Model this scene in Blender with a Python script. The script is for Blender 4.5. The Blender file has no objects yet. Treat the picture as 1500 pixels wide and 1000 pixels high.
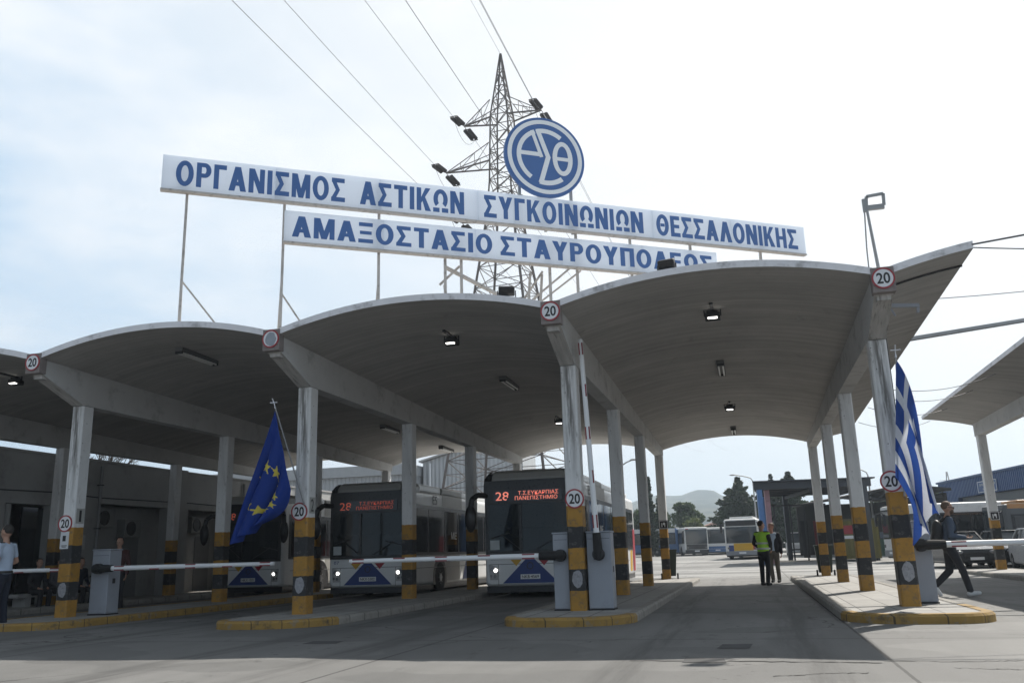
import bpy, bmesh, math, random
from mathutils import Vector, Matrix, noise
random.seed(7)
R = math.radians
sc = bpy.context.scene
col = sc.collection
# ---------------------------------------------------------------- camera
PITCH, ROLL, YAW = 0.2406, -0.0292, 0.2544
CAM = Vector((0.0, -15.28, 1.06))
fw = Vector((-math.sin(YAW)*math.cos(PITCH), math.cos(YAW)*math.cos(PITCH), math.sin(PITCH)))
rt0 = Vector((math.cos(YAW), math.sin(YAW), 0)); up0 = rt0.cross(fw)
rt = rt0*math.cos(ROLL) + up0*math.sin(ROLL); up = -rt0*math.sin(ROLL) + up0*math.cos(ROLL)
cd = bpy.data.cameras.new('camera'); cam = bpy.data.objects.new('camera', cd); col.objects.link(cam)
cam.matrix_world = Matrix(((rt.x, up.x, -fw.x, CAM.x), (rt.y, up.y, -fw.y, CAM.y), (rt.z, up.z, -fw.z, CAM.z), (0, 0, 0, 1)))
cd.sensor_width = 36; cd.lens = 30.65; cd.clip_end = 9000; cd.clip_start = .05
sc.camera = cam
# ---------------------------------------------------------------- light
SUN_EL, SUN_AZ = R(46.7), R(28.9)          # azimuth from +y towards +x
w = bpy.data.worlds.new('World'); sc.world = w; w.use_nodes = True
nt = w.node_tree; nt.nodes.clear()
def wn(t, **k):
    n = nt.nodes.new(t)
    for a, b in k.items(): setattr(n, a, b)
    return n
out = wn('ShaderNodeOutputWorld'); bg = wn('ShaderNodeBackground')
sky = wn('ShaderNodeTexSky', sky_type='NISHITA', sun_disc=False, sun_elevation=SUN_EL, sun_rotation=SUN_AZ,
         air_density=1.0, dust_density=4.0, ozone_density=1.0, altitude=60)
tc = wn('ShaderNodeTexCoord')
mp = wn('ShaderNodeMapping'); mp.inputs['Scale'].default_value = (1, 1, 2.6)
nz = wn('ShaderNodeTexNoise'); nz.inputs['Scale'].default_value = 2.3; nz.inputs['Detail'].default_value = 7; nz.inputs['Roughness'].default_value = .55
rp = wn('ShaderNodeValToRGB'); rp.color_ramp.elements[0].position = .44; rp.color_ramp.elements[1].position = .62
def wl(x, y): nt.links.new(x, y)
def wmr(v, a, c, lo, hi):
    n = wn('ShaderNodeMapRange', interpolation_type='SMOOTHSTEP'); wl(v, n.inputs['Value'])
    for k, q in (('From Min', a), ('From Max', c), ('To Min', lo), ('To Max', hi)): n.inputs[k].default_value = q
    return n.outputs['Result']
def wmx(f, a, c, mode='MIX'):
    n = wn('ShaderNodeMix', data_type='RGBA', blend_type=mode)
    for k, q in (('Factor', f), ('A', a), ('B', c)):
        if isinstance(q, (int, float)): n.inputs[k].default_value = q
        elif isinstance(q, tuple): n.inputs[k].default_value = (*q, 1)
        else: wl(q, n.inputs[k])
    return n.outputs['Result']
# hazy sky: forward scattering makes the air bright and white towards the sun, bluer and darker away from it; parts out of view are shaped to set the fill light
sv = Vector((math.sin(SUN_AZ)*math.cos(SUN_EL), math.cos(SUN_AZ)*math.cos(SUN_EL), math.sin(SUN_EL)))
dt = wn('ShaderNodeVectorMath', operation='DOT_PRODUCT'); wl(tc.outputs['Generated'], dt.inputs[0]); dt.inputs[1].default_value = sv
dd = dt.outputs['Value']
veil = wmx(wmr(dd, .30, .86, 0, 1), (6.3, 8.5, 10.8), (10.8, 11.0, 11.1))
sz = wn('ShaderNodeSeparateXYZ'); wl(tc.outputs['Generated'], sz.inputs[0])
low = wmr(sz.outputs['Z'], 0, .5, .80, .16); fwd = wmr(dd, -.5, .36, 0, 1)  # low sky behind the camera raised to fill upright faces
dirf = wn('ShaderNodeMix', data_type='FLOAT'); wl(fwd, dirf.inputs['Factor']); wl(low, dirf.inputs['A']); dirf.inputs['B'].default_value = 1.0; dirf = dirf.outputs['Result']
zen = wn('ShaderNodeMath', operation='MULTIPLY'); wl(dirf, zen.inputs[0]); wl(wmr(sz.outputs['Z'], .60, .85, 1.0, .22), zen.inputs[1]); dirf = zen.outputs[0]  # zenith above the view dimmed on purpose to deepen the shade on the ground
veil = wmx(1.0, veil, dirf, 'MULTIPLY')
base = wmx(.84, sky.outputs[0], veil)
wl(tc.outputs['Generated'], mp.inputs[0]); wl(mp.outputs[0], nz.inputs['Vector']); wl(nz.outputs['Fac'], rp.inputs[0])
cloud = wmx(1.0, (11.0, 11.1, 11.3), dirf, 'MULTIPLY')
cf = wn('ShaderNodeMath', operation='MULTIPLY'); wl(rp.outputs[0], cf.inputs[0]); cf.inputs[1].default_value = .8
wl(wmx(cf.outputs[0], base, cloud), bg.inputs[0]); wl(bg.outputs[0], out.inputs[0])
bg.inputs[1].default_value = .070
sd = bpy.data.lights.new('sun', 'SUN'); sun = bpy.data.objects.new('sun', sd); col.objects.link(sun)
sd.energy = 4.9; sd.angle = R(.6); sd.color = (1, .95, .87)
sun.rotation_euler = sv.to_track_quat('Z', 'Y').to_euler()
sc.view_settings.view_transform = 'Standard'; sc.view_settings.look = 'None'
sc.view_settings.exposure = 0.46; sc.view_settings.gamma = 1.0; sc.view_settings.use_curve_mapping = False
sc.cycles.max_bounces = 8; sc.cycles.diffuse_bounces = 4; sc.cycles.volume_bounces = 0
sc.cycles.use_denoising = True
HAZE = .00065

# ---------------------------------------------------------------- helpers
class MB:
    def __init__(s): s.v = []; s.f = []; s.m = []; s.k = 0
    def add(s, vs, fs, T=None):
        b = len(s.v)
        s.v += [tuple(T @ Vector(p)) if T is not None else tuple(p) for p in vs]
        for f in fs: s.f.append(tuple(b+i for i in f)); s.m.append(s.k)
        return s
    def box(s, x0, x1, y0, y1, z0, z1, T=None):
        v = [(x, y, z) for z in (z0, z1) for y in (y0, y1) for x in (x0, x1)]
        return s.add(v, [(0, 2, 3, 1), (4, 5, 7, 6), (0, 1, 5, 4), (2, 6, 7, 3), (0, 4, 6, 2), (1, 3, 7, 5)], T)
    def cbox(s, c, sx, sy, sz, T=None):
        return s.box(c[0]-sx/2, c[0]+sx/2, c[1]-sy/2, c[1]+sy/2, c[2]-sz/2, c[2]+sz/2, T)
    def bar(s, p, q, a, b=None):
        p, q = Vector(p), Vector(q); b = b or a; d = q-p; L = d.length
        if L < 1e-6: return s
        T = Matrix.Translation(p) @ d.to_track_quat('Z', 'Y').to_matrix().to_4x4()
        return s.box(-a/2, a/2, -b/2, b/2, 0, L, T)
    def tube(s, p, q, r0, r1=None, n=10, cap=True):
        p, q = Vector(p), Vector(q); r1 = r0 if r1 is None else r1; d = q-p
        T = Matrix.Translation(p) @ d.to_track_quat('Z', 'Y').to_matrix().to_4x4(); L = d.length
        v = [(r*math.cos(2*math.pi*i/n), r*math.sin(2*math.pi*i/n), z) for r, z in ((r0, 0), (r1, L)) for i in range(n)]
        f = [(i, (i+1) % n, n+(i+1) % n, n+i) for i in range(n)]
        if cap: f += [tuple(range(n-1, -1, -1)), tuple(range(n, 2*n))]
        return s.add(v, f, T)
    def path(s, pts, r, n=6):
        for a, b in zip(pts, pts[1:]): s.tube(a, b, r, r, n)
        return s
    def lathe(s, prof, n=16, T=None):
        v = []; f = []
        for r, z in prof: v += [(r*math.cos(2*math.pi*i/n), r*math.sin(2*math.pi*i/n), z) for i in range(n)]
        for k in range(len(prof)-1): f += [(k*n+i, k*n+(i+1) % n, (k+1)*n+(i+1) % n, (k+1)*n+i) for i in range(n)]
        f += [tuple(range(n-1, -1, -1)), tuple(range((len(prof)-1)*n, len(prof)*n))]
        return s.add(v, f, T)
    def prism(s, poly, h, T=None):            # poly in xy, extruded from z=0 to h
        n = len(poly); v = [(x, y, 0) for x, y in poly]+[(x, y, h) for x, y in poly]
        f = [tuple(range(n-1, -1, -1)), tuple(range(n, 2*n))]+[(i, (i+1) % n, n+(i+1) % n, n+i) for i in range(n)]
        return s.add(v, f, T)
    def ell(s, c, r, T=None, n=12, m=8):
        v = []; f = []
        for j in range(m+1):
            t = math.pi*j/m
            v += [(c[0]+r[0]*math.sin(t)*math.cos(2*math.pi*i/n), c[1]+r[1]*math.sin(t)*math.sin(2*math.pi*i/n), c[2]+r[2]*math.cos(t)) for i in range(n)]
        for j in range(m): f += [(j*n+i, (j+1)*n+i, (j+1)*n+(i+1) % n, j*n+(i+1) % n) for i in range(n)]
        return s.add(v, f, T)
    def cap(s, p, q, r0, r1, n=10):           # capsule
        s.tube(p, q, r0, r1, n); s.ell(p, (r0,)*3, n=n, m=6); s.ell(q, (r1,)*3, n=n, m=6); return s
    def grid(s, fn, nu, nv, matfn=None):
        b = len(s.v)
        for j in range(nv+1):
            for i in range(nu+1): s.v.append(tuple(fn(i/nu, j/nv)))
        for j in range(nv):
            for i in range(nu):
                a = b+j*(nu+1)+i; s.f.append((a, a+1, a+nu+2, a+nu+1)); s.m.append(matfn((i+.5)/nu, (j+.5)/nv) if matfn else s.k)
        return s
    def mesh(s, name, mats):
        me = bpy.data.meshes.new(name); me.from_pydata(s.v, [], s.f)
        for m in (mats if isinstance(mats, (list, tuple)) else [mats]): me.materials.append(m)
        me.polygons.foreach_set('material_index', s.m); me.update(); return me
    def build(s, name, mats, parent=None, smooth=False, loc=None, bevel=0, label=None, fix=True):
        me = s.mesh(name, mats)
        if fix:
            bm = bmesh.new(); bm.from_mesh(me); bmesh.ops.recalc_face_normals(bm, faces=bm.faces); bm.to_mesh(me); bm.free()
        o = bpy.data.objects.new(name, me); col.objects.link(o)
        if parent is not None: o.parent = parent
        if loc is not None: o.location = loc
        if smooth: me.polygons.foreach_set('use_smooth', [True]*len(me.polygons))
        if bevel:
            b = o.modifiers.new('bevel', 'BEVEL'); b.width = bevel; b.segments = 2; b.limit_method = 'ANGLE'
        if label: o['label'] = label
        return o
def tag(o, label=None, cat=None, group=None, kind=None):
    if label: o['label'] = label
    if cat: o['category'] = cat
    if group: o['group'] = group
    if kind: o['kind'] = kind
    return o
def thing(name, label, cat, loc=(0, 0, 0), rz=0, group=None):
    o = bpy.data.objects.new(name, None); col.objects.link(o); o.empty_display_size = .2
    o.location = loc; o.rotation_euler = (0, 0, rz); return tag(o, label, cat, group)
def copy_tree(o, parent=None):
    c = o.copy(); col.objects.link(c)
    if parent is not None: c.parent = parent
    for ch in list(o.children): copy_tree(ch, c)
    return c
def text_mesh(s, name, mat, w=None, h=None, off=.0, depth=.004, parent=None, T=None, space=1.0, align='CENTER'):
    """lettering as a mesh, fitted to a box w by h centred on the origin of T (local xy plane, facing +z)"""
    cu = bpy.data.curves.new('lettering', 'FONT'); cu.body = s; cu.size = 1; cu.offset = off; cu.extrude = .01
    cu.space_character = space; cu.align_x = 'CENTER'; cu.resolution_u = 4; cu.space_line = .8
    t = bpy.data.objects.new('tmp', cu); col.objects.link(t); bpy.context.view_layer.update()
    me = bpy.data.meshes.new_from_object(t.evaluated_get(bpy.context.evaluated_depsgraph_get()))
    bpy.data.objects.remove(t); bpy.data.curves.remove(cu)
    xs = [v.co.x for v in me.vertices]; ys = [v.co.y for v in me.vertices]
    cx, cy = (min(xs)+max(xs))/2, (min(ys)+max(ys))/2; W, H = max(xs)-min(xs), max(ys)-min(ys)
    sx = w/W if w else h/H; sy = h/H if h else sx
    for v in me.vertices:
        v.co = Vector(((v.co.x-cx)*sx, (v.co.y-cy)*sy, depth if v.co.z > 0 else 0.0))
        if T is not None: v.co = T @ v.co
    me.materials.clear(); me.materials.append(mat); me.name = name
    o = bpy.data.objects.new(name, me); col.objects.link(o)
    if parent is not None: o.parent = parent
    return o
def join_objs(name, objs, parent=None):
    mb = bmesh.new()
    for o in objs: mb.from_mesh(o.data)
    me = bpy.data.meshes.new(name); mb.to_mesh(me); mb.free(); me.materials.append(objs[0].data.materials[0])
    for o in objs: bpy.data.objects.remove(o)
    r = bpy.data.objects.new(name, me); col.objects.link(r)
    if parent is not None: r.parent = parent
    return r
def face(pos, n=(0, -1, 0), upv=(0, 0, 1)):   # frame whose local +z is n and local +y is up
    n = Vector(n).normalized(); u = Vector(upv); u = (u-n*u.dot(n)).normalized(); r = u.cross(n)
    return Matrix(((r.x, u.x, n.x, pos[0]), (r.y, u.y, n.y, pos[1]), (r.z, u.z, n.z, pos[2]), (0, 0, 0, 1)))
def gz(y): return .008*max(0.0, y-17.0)

# ---------------------------------------------------------------- materials
def newmat(name):
    m = bpy.data.materials.new(name); m.use_nodes = True; n = m.node_tree
    b = n.nodes['Principled BSDF']; return m, n, b
def N(n, t, **k):
    o = n.nodes.new(t)
    for a, v in k.items():
        if a in ('data_type', 'operation', 'blend_type', 'feature', 'wave_type', 'bands_direction', 'distance', 'interpolation_type', 'offset', 'squash', 'noise_dimensions', 'use_clamp'): setattr(o, a, v)
    return o
def math_(n, op, a, b=None, c=None):
    o = n.nodes.new('ShaderNodeMath'); o.operation = op
    for i, x in enumerate((a, b, c)):
        if x is None: continue
        if isinstance(x, (int, float)): o.inputs[i].default_value = x
        else: n.links.new(x, o.inputs[i])
    return o.outputs[0]
def mixc(n, f, a, b, mode='MIX'):
    o = n.nodes.new('ShaderNodeMix'); o.data_type = 'RGBA'; o.blend_type = mode
    for key, x in (('Factor', f), ('A', a), ('B', b)):
        if isinstance(x, (int, float)): o.inputs[key].default_value = x
        elif isinstance(x, (tuple, list)): o.inputs[key].default_value = (*x[:3], 1)
        else: n.links.new(x, o.inputs[key])
    return o.outputs['Result']
def coord(n, sca=(1, 1, 1), which='Object', loc=(0, 0, 0)):
    t = n.nodes.new('ShaderNodeTexCoord'); m = n.nodes.new('ShaderNodeMapping'); m.inputs['Scale'].default_value = sca; m.inputs['Location'].default_value = loc
    n.links.new(t.outputs[which], m.inputs[0]); return m.outputs[0]
def noi(n, vec, s, d=5, r=.6, dist=0):
    o = n.nodes.new('ShaderNodeTexNoise'); o.inputs['Scale'].default_value = s; o.inputs['Detail'].default_value = d
    o.inputs['Roughness'].default_value = r; o.inputs['Distortion'].default_value = dist; n.links.new(vec, o.inputs['Vector']); return o.outputs['Fac']
def ramp(n, f, a, b):
    o = n.nodes.new('ShaderNodeMapRange'); o.inputs['From Min'].default_value = a; o.inputs['From Max'].default_value = b; o.interpolation_type = 'SMOOTHSTEP'
    n.links.new(f, o.inputs['Value']); return o.outputs['Result']
def bump(n, b, h, strength=.3, dist=.02):
    o = n.nodes.new('ShaderNodeBump'); o.inputs['Strength'].default_value = strength; o.inputs['Distance'].default_value = dist
    n.links.new(h, o.inputs['Height']); n.links.new(o.outputs[0], b.inputs['Normal'])
_mc = {}
def PM(name, c, rough=.6, metal=0.0, var=.14, s=3.0, bp=0.0, spec=.5, dirt=0.0, sca=(1, 1, 1), coat=0.0):
    """painted or plain surface: base colour with fine and coarse variation, optional grime"""
    if name in _mc: return _mc[name]
    m, n, b = newmat(name); v = coord(n, sca); f = noi(n, v, s); g = noi(n, v, s*7, 4)
    lo = tuple(x*(1-var) for x in c); hi = tuple(min(1, x*(1+var)) for x in c)
    cc = mixc(n, f, lo, hi)
    if dirt:
        d = ramp(n, noi(n, v, s*1.7, 8, .7), .5, .72); cc = mixc(n, math_(n, 'MULTIPLY', d, dirt), cc, (.07, .06, .05))
    n.links.new(cc, b.inputs['Base Color'])
    rr = math_(n, 'MULTIPLY_ADD', g, .25, max(.02, rough-.12)); n.links.new(rr, b.inputs['Roughness'])
    b.inputs['Metallic'].default_value = metal; b.inputs['Specular IOR Level'].default_value = spec
    b.inputs['Coat Weight'].default_value = coat
    if bp: bump(n, b, g, bp, .01)
    _mc[name] = m; return m
def EM(name, c, st):
    m, n, b = newmat(name); b.inputs['Base Color'].default_value = (*c, 1); b.inputs['Emission Color'].default_value = (*c, 1); b.inputs['Emission Strength'].default_value = st; return m
def roof_concrete(name, base, seam=.16, dirt=.5):
    m, n, b = newmat(name); v = coord(n); f = noi(n, v, .7, 8, .65); g = noi(n, v, 9, 5)
    lv = coord(n, (.25, 3.2, 1)); ln = noi(n, lv, 2.2, 6, .7)
    sx = n.nodes.new('ShaderNodeSeparateXYZ'); n.links.new(v, sx.inputs[0])
    wob = math_(n, 'MULTIPLY_ADD', noi(n, coord(n, (.4, .4, .4)), 2.0, 2), .05, sx.outputs['Y'])
    fr = math_(n, 'FRACT', math_(n, 'DIVIDE', wob, seam)); ed = math_(n, 'ABSOLUTE', math_(n, 'SUBTRACT', fr, .5))
    sm = ramp(n, ed, .44, .5); bi = n.nodes.new('ShaderNodeTexWhiteNoise'); bi.noise_dimensions = '1D'
    n.links.new(math_(n, 'FLOOR', math_(n, 'DIVIDE', wob, seam)), bi.inputs['W'])
    k = math_(n, 'MULTIPLY_ADD', f, .5, .55); k = math_(n, 'MULTIPLY', k, math_(n, 'MULTIPLY_ADD', ln, .5, .75))
    k = math_(n, 'MULTIPLY', k, math_(n, 'MULTIPLY_ADD', bi.outputs['Value'], .16, .92))
    k = math_(n, 'MULTIPLY', k, math_(n, 'MULTIPLY_ADD', sm, -.22, 1.0))
    cc = mixc(n, 1.0, base, k, 'MULTIPLY')
    st = ramp(n, noi(n, v, 1.3, 9, .75, .6), .58, .74); cc = mixc(n, math_(n, 'MULTIPLY', st, dirt), cc, (.09, .08, .07))
    n.links.new(cc, b.inputs['Base Color']); b.inputs['Roughness'].default_value = .85; b.inputs['Specular IOR Level'].default_value = .25
    bump(n, b, math_(n, 'SUBTRACT', math_(n, 'MULTIPLY', g, .4), sm), .35, .012); return m
def column_paint(nm, stain):
    m, n, b = newmat(nm); v = coord(n)
    sx = n.nodes.new('ShaderNodeSeparateXYZ'); n.links.new(v, sx.inputs[0]); x, y, z = sx.outputs
    bw = math_(n, 'FLOOR', math_(n, 'DIVIDE', math_(n, 'MULTIPLY_ADD', noi(n, v, 9, 6), .045, z), .355))
    blk = math_(n, 'MODULO', bw, 2.0); top = math_(n, 'GREATER_THAN', bw, 4.5)
    wear = ramp(n, noi(n, v, 7, 10, .75), .53, .60); wear2 = ramp(n, noi(n, coord(n, loc=(3, 1, 4)), 4, 6, .7), .45, .7)
    yel = mixc(n, wear2, (.40, .205, .028), (.30, .16, .03)); bk = mixc(n, math_(n, 'MULTIPLY', wear, .62), (.022, .022, .024), (.12, .115, .11))
    yel = mixc(n, math_(n, 'MULTIPLY', wear, .6), yel, (.13, .10, .065))
    low = mixc(n, blk, yel, bk)
    wh = mixc(n, noi(n, v, 2.2, 7, .65), (.60, .60, .595), (.76, .76, .755))
    strk = noi(n, coord(n, (9, 9, .55)), 1.6, 8, .7)
    mid = ramp(n, math_(n, 'ABSOLUTE', x), .125, .03); frn = math_(n, 'LESS_THAN', y, -.12); hi = ramp(n, z, 1.9, 3.2)
    stn = math_(n, 'MULTIPLY', math_(n, 'MULTIPLY', mid, frn), math_(n, 'MULTIPLY', hi, ramp(n, strk, .36, .56)))
    wh = mixc(n, math_(n, 'MULTIPLY', stn, stain), wh, (.085, .075, .065))
    gr = ramp(n, noi(n, coord(n, (3, 3, .8)), 3.0, 8, .75), .54, .7); wh = mixc(n, math_(n, 'MULTIPLY', gr, .55), wh, (.19, .175, .155))
    chip = ramp(n, noi(n, v, 14, 4, .5), .69, .72); wh = mixc(n, chip, wh, (.06, .05, .045))
    n.links.new(mixc(n, top, low, wh), b.inputs['Base Color']); b.inputs['Roughness'].default_value = .65
    bump(n, b, noi(n, v, 30, 4), .25, .006); return m
def ground_mat():
    m, n, b = newmat('ground_concrete'); v = coord(n)
    a = noi(n, v, .22, 6, .6); f = noi(n, v, 3.5, 8, .7); g = noi(n, v, 60, 3); h = noi(n, coord(n, (1.6, .22, 1)), 1.0, 7, .65)
    k = math_(n, 'MULTIPLY_ADD', a, .45, .62); k = math_(n, 'MULTIPLY', k, math_(n, 'MULTIPLY_ADD', f, .4, .78)); k = math_(n, 'MULTIPLY', k, math_(n, 'MULTIPLY_ADD', g, .5, .75))
    k = math_(n, 'MULTIPLY', k, math_(n, 'MULTIPLY_ADD', h, .5, .75))
    cc = mixc(n, 1.0, (.215, .212, .205), k, 'MULTIPLY')
    sx0 = n.nodes.new('ShaderNodeSeparateXYZ'); n.links.new(v, sx0.inputs[0])
    ln_ = math_(n, 'FRACT', math_(n, 'DIVIDE', math_(n, 'SUBTRACT', math_(n, 'MULTIPLY_ADD', noi(n, coord(n, (.5, .12, 1)), 1, 3), 1.1, sx0.outputs['X']), -2.36), 5.2227)); off = math_(n, 'ABSOLUTE', math_(n, 'SUBTRACT', ln_, .5))
    trk = ramp(n, math_(n, 'ABSOLUTE', math_(n, 'SUBTRACT', off, .17)), .07, .015); trk = math_(n, 'MULTIPLY', trk, ramp(n, noi(n, coord(n, (2.2, .14, 1)), 1.2, 8, .7), .38, .66))
    trk = math_(n, 'MULTIPLY', trk, ramp(n, math_(n, 'ABSOLUTE', math_(n, 'SUBTRACT', sx0.outputs['Y'], 4.0)), 26, 12)); cc = mixc(n, math_(n, 'MULTIPLY', trk, .68), cc, (.055, .054, .053))
    drip = math_(n, 'MULTIPLY', ramp(n, off, .13, .02), ramp(n, noi(n, v, 4.5, 5, .6), .60, .68)); cc = mixc(n, math_(n, 'MULTIPLY', drip, .75), cc, (.04, .04, .04))
    spk = ramp(n, noi(n, v, 22, 6, .75), .62, .72); cc = mixc(n, math_(n, 'MULTIPLY', spk, .5), cc, (.07, .068, .066)); spl = ramp(n, noi(n, coord(n, loc=(5, 9, 2)), 34, 4, .7), .64, .72); cc = mixc(n, math_(n, 'MULTIPLY', spl, .4), cc, (.36, .355, .34))
    yb = ramp(n, noi(n, coord(n, (.035, .42, 1), loc=(4, 1, 0)), 1.0, 6, .65), .44, .62); yb = math_(n, 'MULTIPLY', yb, ramp(n, sx0.outputs['Y'], 16, 24)); cc = mixc(n, math_(n, 'MULTIPLY', yb, .85), cc, (.42, .415, .40))
    pat = ramp(n, noi(n, coord(n, (.35, .5, 1), loc=(2, 8, 0)), 1.0, 2, .4), .50, .52); cc = mixc(n, math_(n, 'MULTIPLY', pat, .34), cc, (.10, .10, .098))
    oil = ramp(n, noi(n, coord(n, (1.3, .5, 1), loc=(7, 2, 0)), .9, 7, .7, .4), .60, .72); cc = mixc(n, math_(n, 'MULTIPLY', oil, .55), cc, (.07, .068, .065))
    vo = n.nodes.new('ShaderNodeTexVoronoi'); vo.feature = 'DISTANCE_TO_EDGE'; vo.inputs['Scale'].default_value = .16
    wv = n.nodes.new('ShaderNodeMix'); wv.data_type = 'VECTOR'; wv.inputs['Factor'].default_value = .06
    nz = n.nodes.new('ShaderNodeTexNoise'); nz.inputs['Scale'].default_value = .9; nz.inputs['Detail'].default_value = 6; n.links.new(v, nz.inputs['Vector'])
    sc_ = n.nodes.new('ShaderNodeVectorMath'); sc_.operation = 'SCALE'; sc_.inputs['Scale'].default_value = 22; n.links.new(nz.outputs['Color'], sc_.inputs[0])
    n.links.new(v, wv.inputs['A']); n.links.new(sc_.outputs[0], wv.inputs['B']); n.links.new(wv.outputs['Result'], vo.inputs['Vector'])
    cr = ramp(n, vo.outputs['Distance'], .0035, .001)
    cr = math_(n, 'MULTIPLY', cr, ramp(n, noi(n, v, .35, 3), .42, .54)); cc = mixc(n, math_(n, 'MULTIPLY', cr, .8), cc, (.05, .048, .045))
    # sawn slab joints of the yard
    sx = n.nodes.new('ShaderNodeSeparateXYZ'); n.links.new(v, sx.inputs[0]); jt = None
    for ax, per, ph in (('X', 5.2227, 1.2), ('Y', 4.9, 1.12)):
        fr = math_(n, 'FRACT', math_(n, 'DIVIDE', math_(n, 'SUBTRACT', math_(n, 'MULTIPLY_ADD', f, .03, sx.outputs[ax]), ph), per))
        e = math_(n, 'GREATER_THAN', math_(n, 'ABSOLUTE', math_(n, 'SUBTRACT', fr, .5)), .5-.017/per)
        jt = e if jt is None else math_(n, 'MAXIMUM', jt, e)
    cc = mixc(n, math_(n, 'MULTIPLY', jt, .72), cc, (.035, .034, .033))
    n.links.new(cc, b.inputs['Base Color']); n.links.new(math_(n, 'MULTIPLY_ADD', f, .3, .6), b.inputs['Roughness']); b.inputs['Specular IOR Level'].default_value = .3
    bump(n, b, math_(n, 'MULTIPLY_ADD', g, .6, math_(n, 'MULTIPLY', math_(n, 'MAXIMUM', cr, jt), -1.5)), .35, .01); return m
def tile_mat():
    m, n, b = newmat('paving_tiles'); v = coord(n); br = n.nodes.new('ShaderNodeTexBrick'); br.offset = 0
    br.inputs['Scale'].default_value = 1; br.inputs['Brick Width'].default_value = .5; br.inputs['Row Height'].default_value = .5; br.inputs['Mortar Size'].default_value = .012
    br.inputs['Color1'].default_value = (.30, .29, .275, 1); br.inputs['Color2'].default_value = (.36, .35, .33, 1); br.inputs['Mortar'].default_value = (.12, .115, .11, 1); n.links.new(v, br.inputs['Vector'])
    cc = mixc(n, 1.0, br.outputs['Color'], math_(n, 'MULTIPLY_ADD', noi(n, v, 2.5, 8, .7), .7, .6), 'MULTIPLY'); n.links.new(cc, b.inputs['Base Color']); b.inputs['Roughness'].default_value = .8
    bump(n, b, br.outputs['Fac'], -.3, .006); return m
def corrugated(name, c, per=.25, axis='X', var=.25):
    m, n, b = newmat(name); v = coord(n); sx = n.nodes.new('ShaderNodeSeparateXYZ'); n.links.new(v, sx.inputs[0])
    h = math_(n, 'SINE', math_(n, 'MULTIPLY', sx.outputs[axis], 2*math.pi/per))
    k = math_(n, 'MULTIPLY_ADD', noi(n, coord(n, (1, 1, .15)), 1.2, 7, .7), var*2, 1-var)
    n.links.new(mixc(n, 1.0, c, k, 'MULTIPLY'), b.inputs['Base Color']); b.inputs['Roughness'].default_value = .5; b.inputs['Metallic'].default_value = .3
    bump(n, b, h, 1.0, .03); return m
def glass_mat(name, c=(.012, .014, .017), rough=.06):
    m, n, b = newmat(name); v = coord(n); n.links.new(mixc(n, noi(n, v, 1.5, 3), tuple(x*.7 for x in c), tuple(x*1.5 for x in c)), b.inputs['Base Color'])
    b.inputs['Roughness'].default_value = rough; b.inputs['Specular IOR Level'].default_value = .6
    bump(n, b, noi(n, v, .9, 2), .04, .05); return m
def foliage(name, a, c, tr=.25):
    m, n, b = newmat(name); g = n.nodes.new('ShaderNodeNewGeometry'); o = n.nodes.new('ShaderNodeObjectInfo')
    v = coord(n); f = noi(n, v, .55, 3); q = math_(n, 'MULTIPLY_ADD', g.outputs['Random Per Island'], .6, math_(n, 'MULTIPLY', f, .5))
    cc = mixc(n, q, a, c); n.links.new(cc, b.inputs['Base Color']); b.inputs['Roughness'].default_value = .6; b.inputs['Specular IOR Level'].default_value = .25
    t = n.nodes.new('ShaderNodeBsdfTranslucent'); n.links.new(cc, t.inputs[0]); ms = n.nodes.new('ShaderNodeMixShader'); ms.inputs[0].default_value = tr
    n.links.new(b.outputs[0], ms.inputs[1]); n.links.new(t.outputs[0], ms.inputs[2]); n.links.new(ms.outputs[0], n.nodes['Material Output'].inputs[0]); return m
def cloth(name, c, tr=.35):
    m, n, b = newmat(name); v = coord(n); cc = mixc(n, noi(n, v, 40, 3), tuple(x*.88 for x in c), tuple(min(1, x*1.1) for x in c)); n.links.new(cc, b.inputs['Base Color']); b.inputs['Roughness'].default_value = .75; b.inputs['Specular IOR Level'].default_value = .2; bump(n, b, noi(n, coord(n, (5, 5, 1.5)), 3.0, 5, .6), .5, .03)
    t = n.nodes.new('ShaderNodeBsdfTranslucent'); n.links.new(cc, t.inputs[0]); ms = n.nodes.new('ShaderNodeMixShader'); ms.inputs[0].default_value = tr
    n.links.new(b.outputs[0], ms.inputs[1]); n.links.new(t.outputs[0], ms.inputs[2]); n.links.new(ms.outputs[0], n.nodes['Material Output'].inputs[0]); return m

m_ground = ground_mat(); m_tile = tile_mat(); m_col = column_paint('column_paint', .12); m_colf = column_paint('column_paint_stained', .85)
m_soffit = roof_concrete('soffit_concrete', (.50, .482, .46), dirt=.42); m_rtop = PM('roof_top_concrete', (.42, .41, .40), .9, var=.25, s=.8, dirt=.4)
m_fascia = PM('fascia_paint', (.78, .77, .79), .75, var=.16, s=1.4, dirt=.55, bp=.15); m_beam = PM('beam_concrete', (.50, .495, .485), .8, var=.18, s=1.2, bp=.2, dirt=.4)
m_corbel = PM('corbel_concrete', (.46, .445, .425), .85, var=.45, s=1.6, bp=.25, dirt=.9, sca=(8, .8, .8)); m_tip = PM('tip_block_paint', (.22, .19, .18), .8, var=.4, s=6)
m_kerby = PM('kerb_yellow', (.31, .19, .048), .8, var=.35, s=3, dirt=.95, bp=.3); m_kerbg = PM('kerb_concrete', (.28, .265, .24), .85, var=.25, s=3, dirt=.5, bp=.2)
m_white = PM('white_paint', (.78, .79, .80), .4, var=.05); m_red = PM('red_paint', (.40, .03, .03), .5); m_black = PM('black_paint', (.015, .015, .017), .5)
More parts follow.
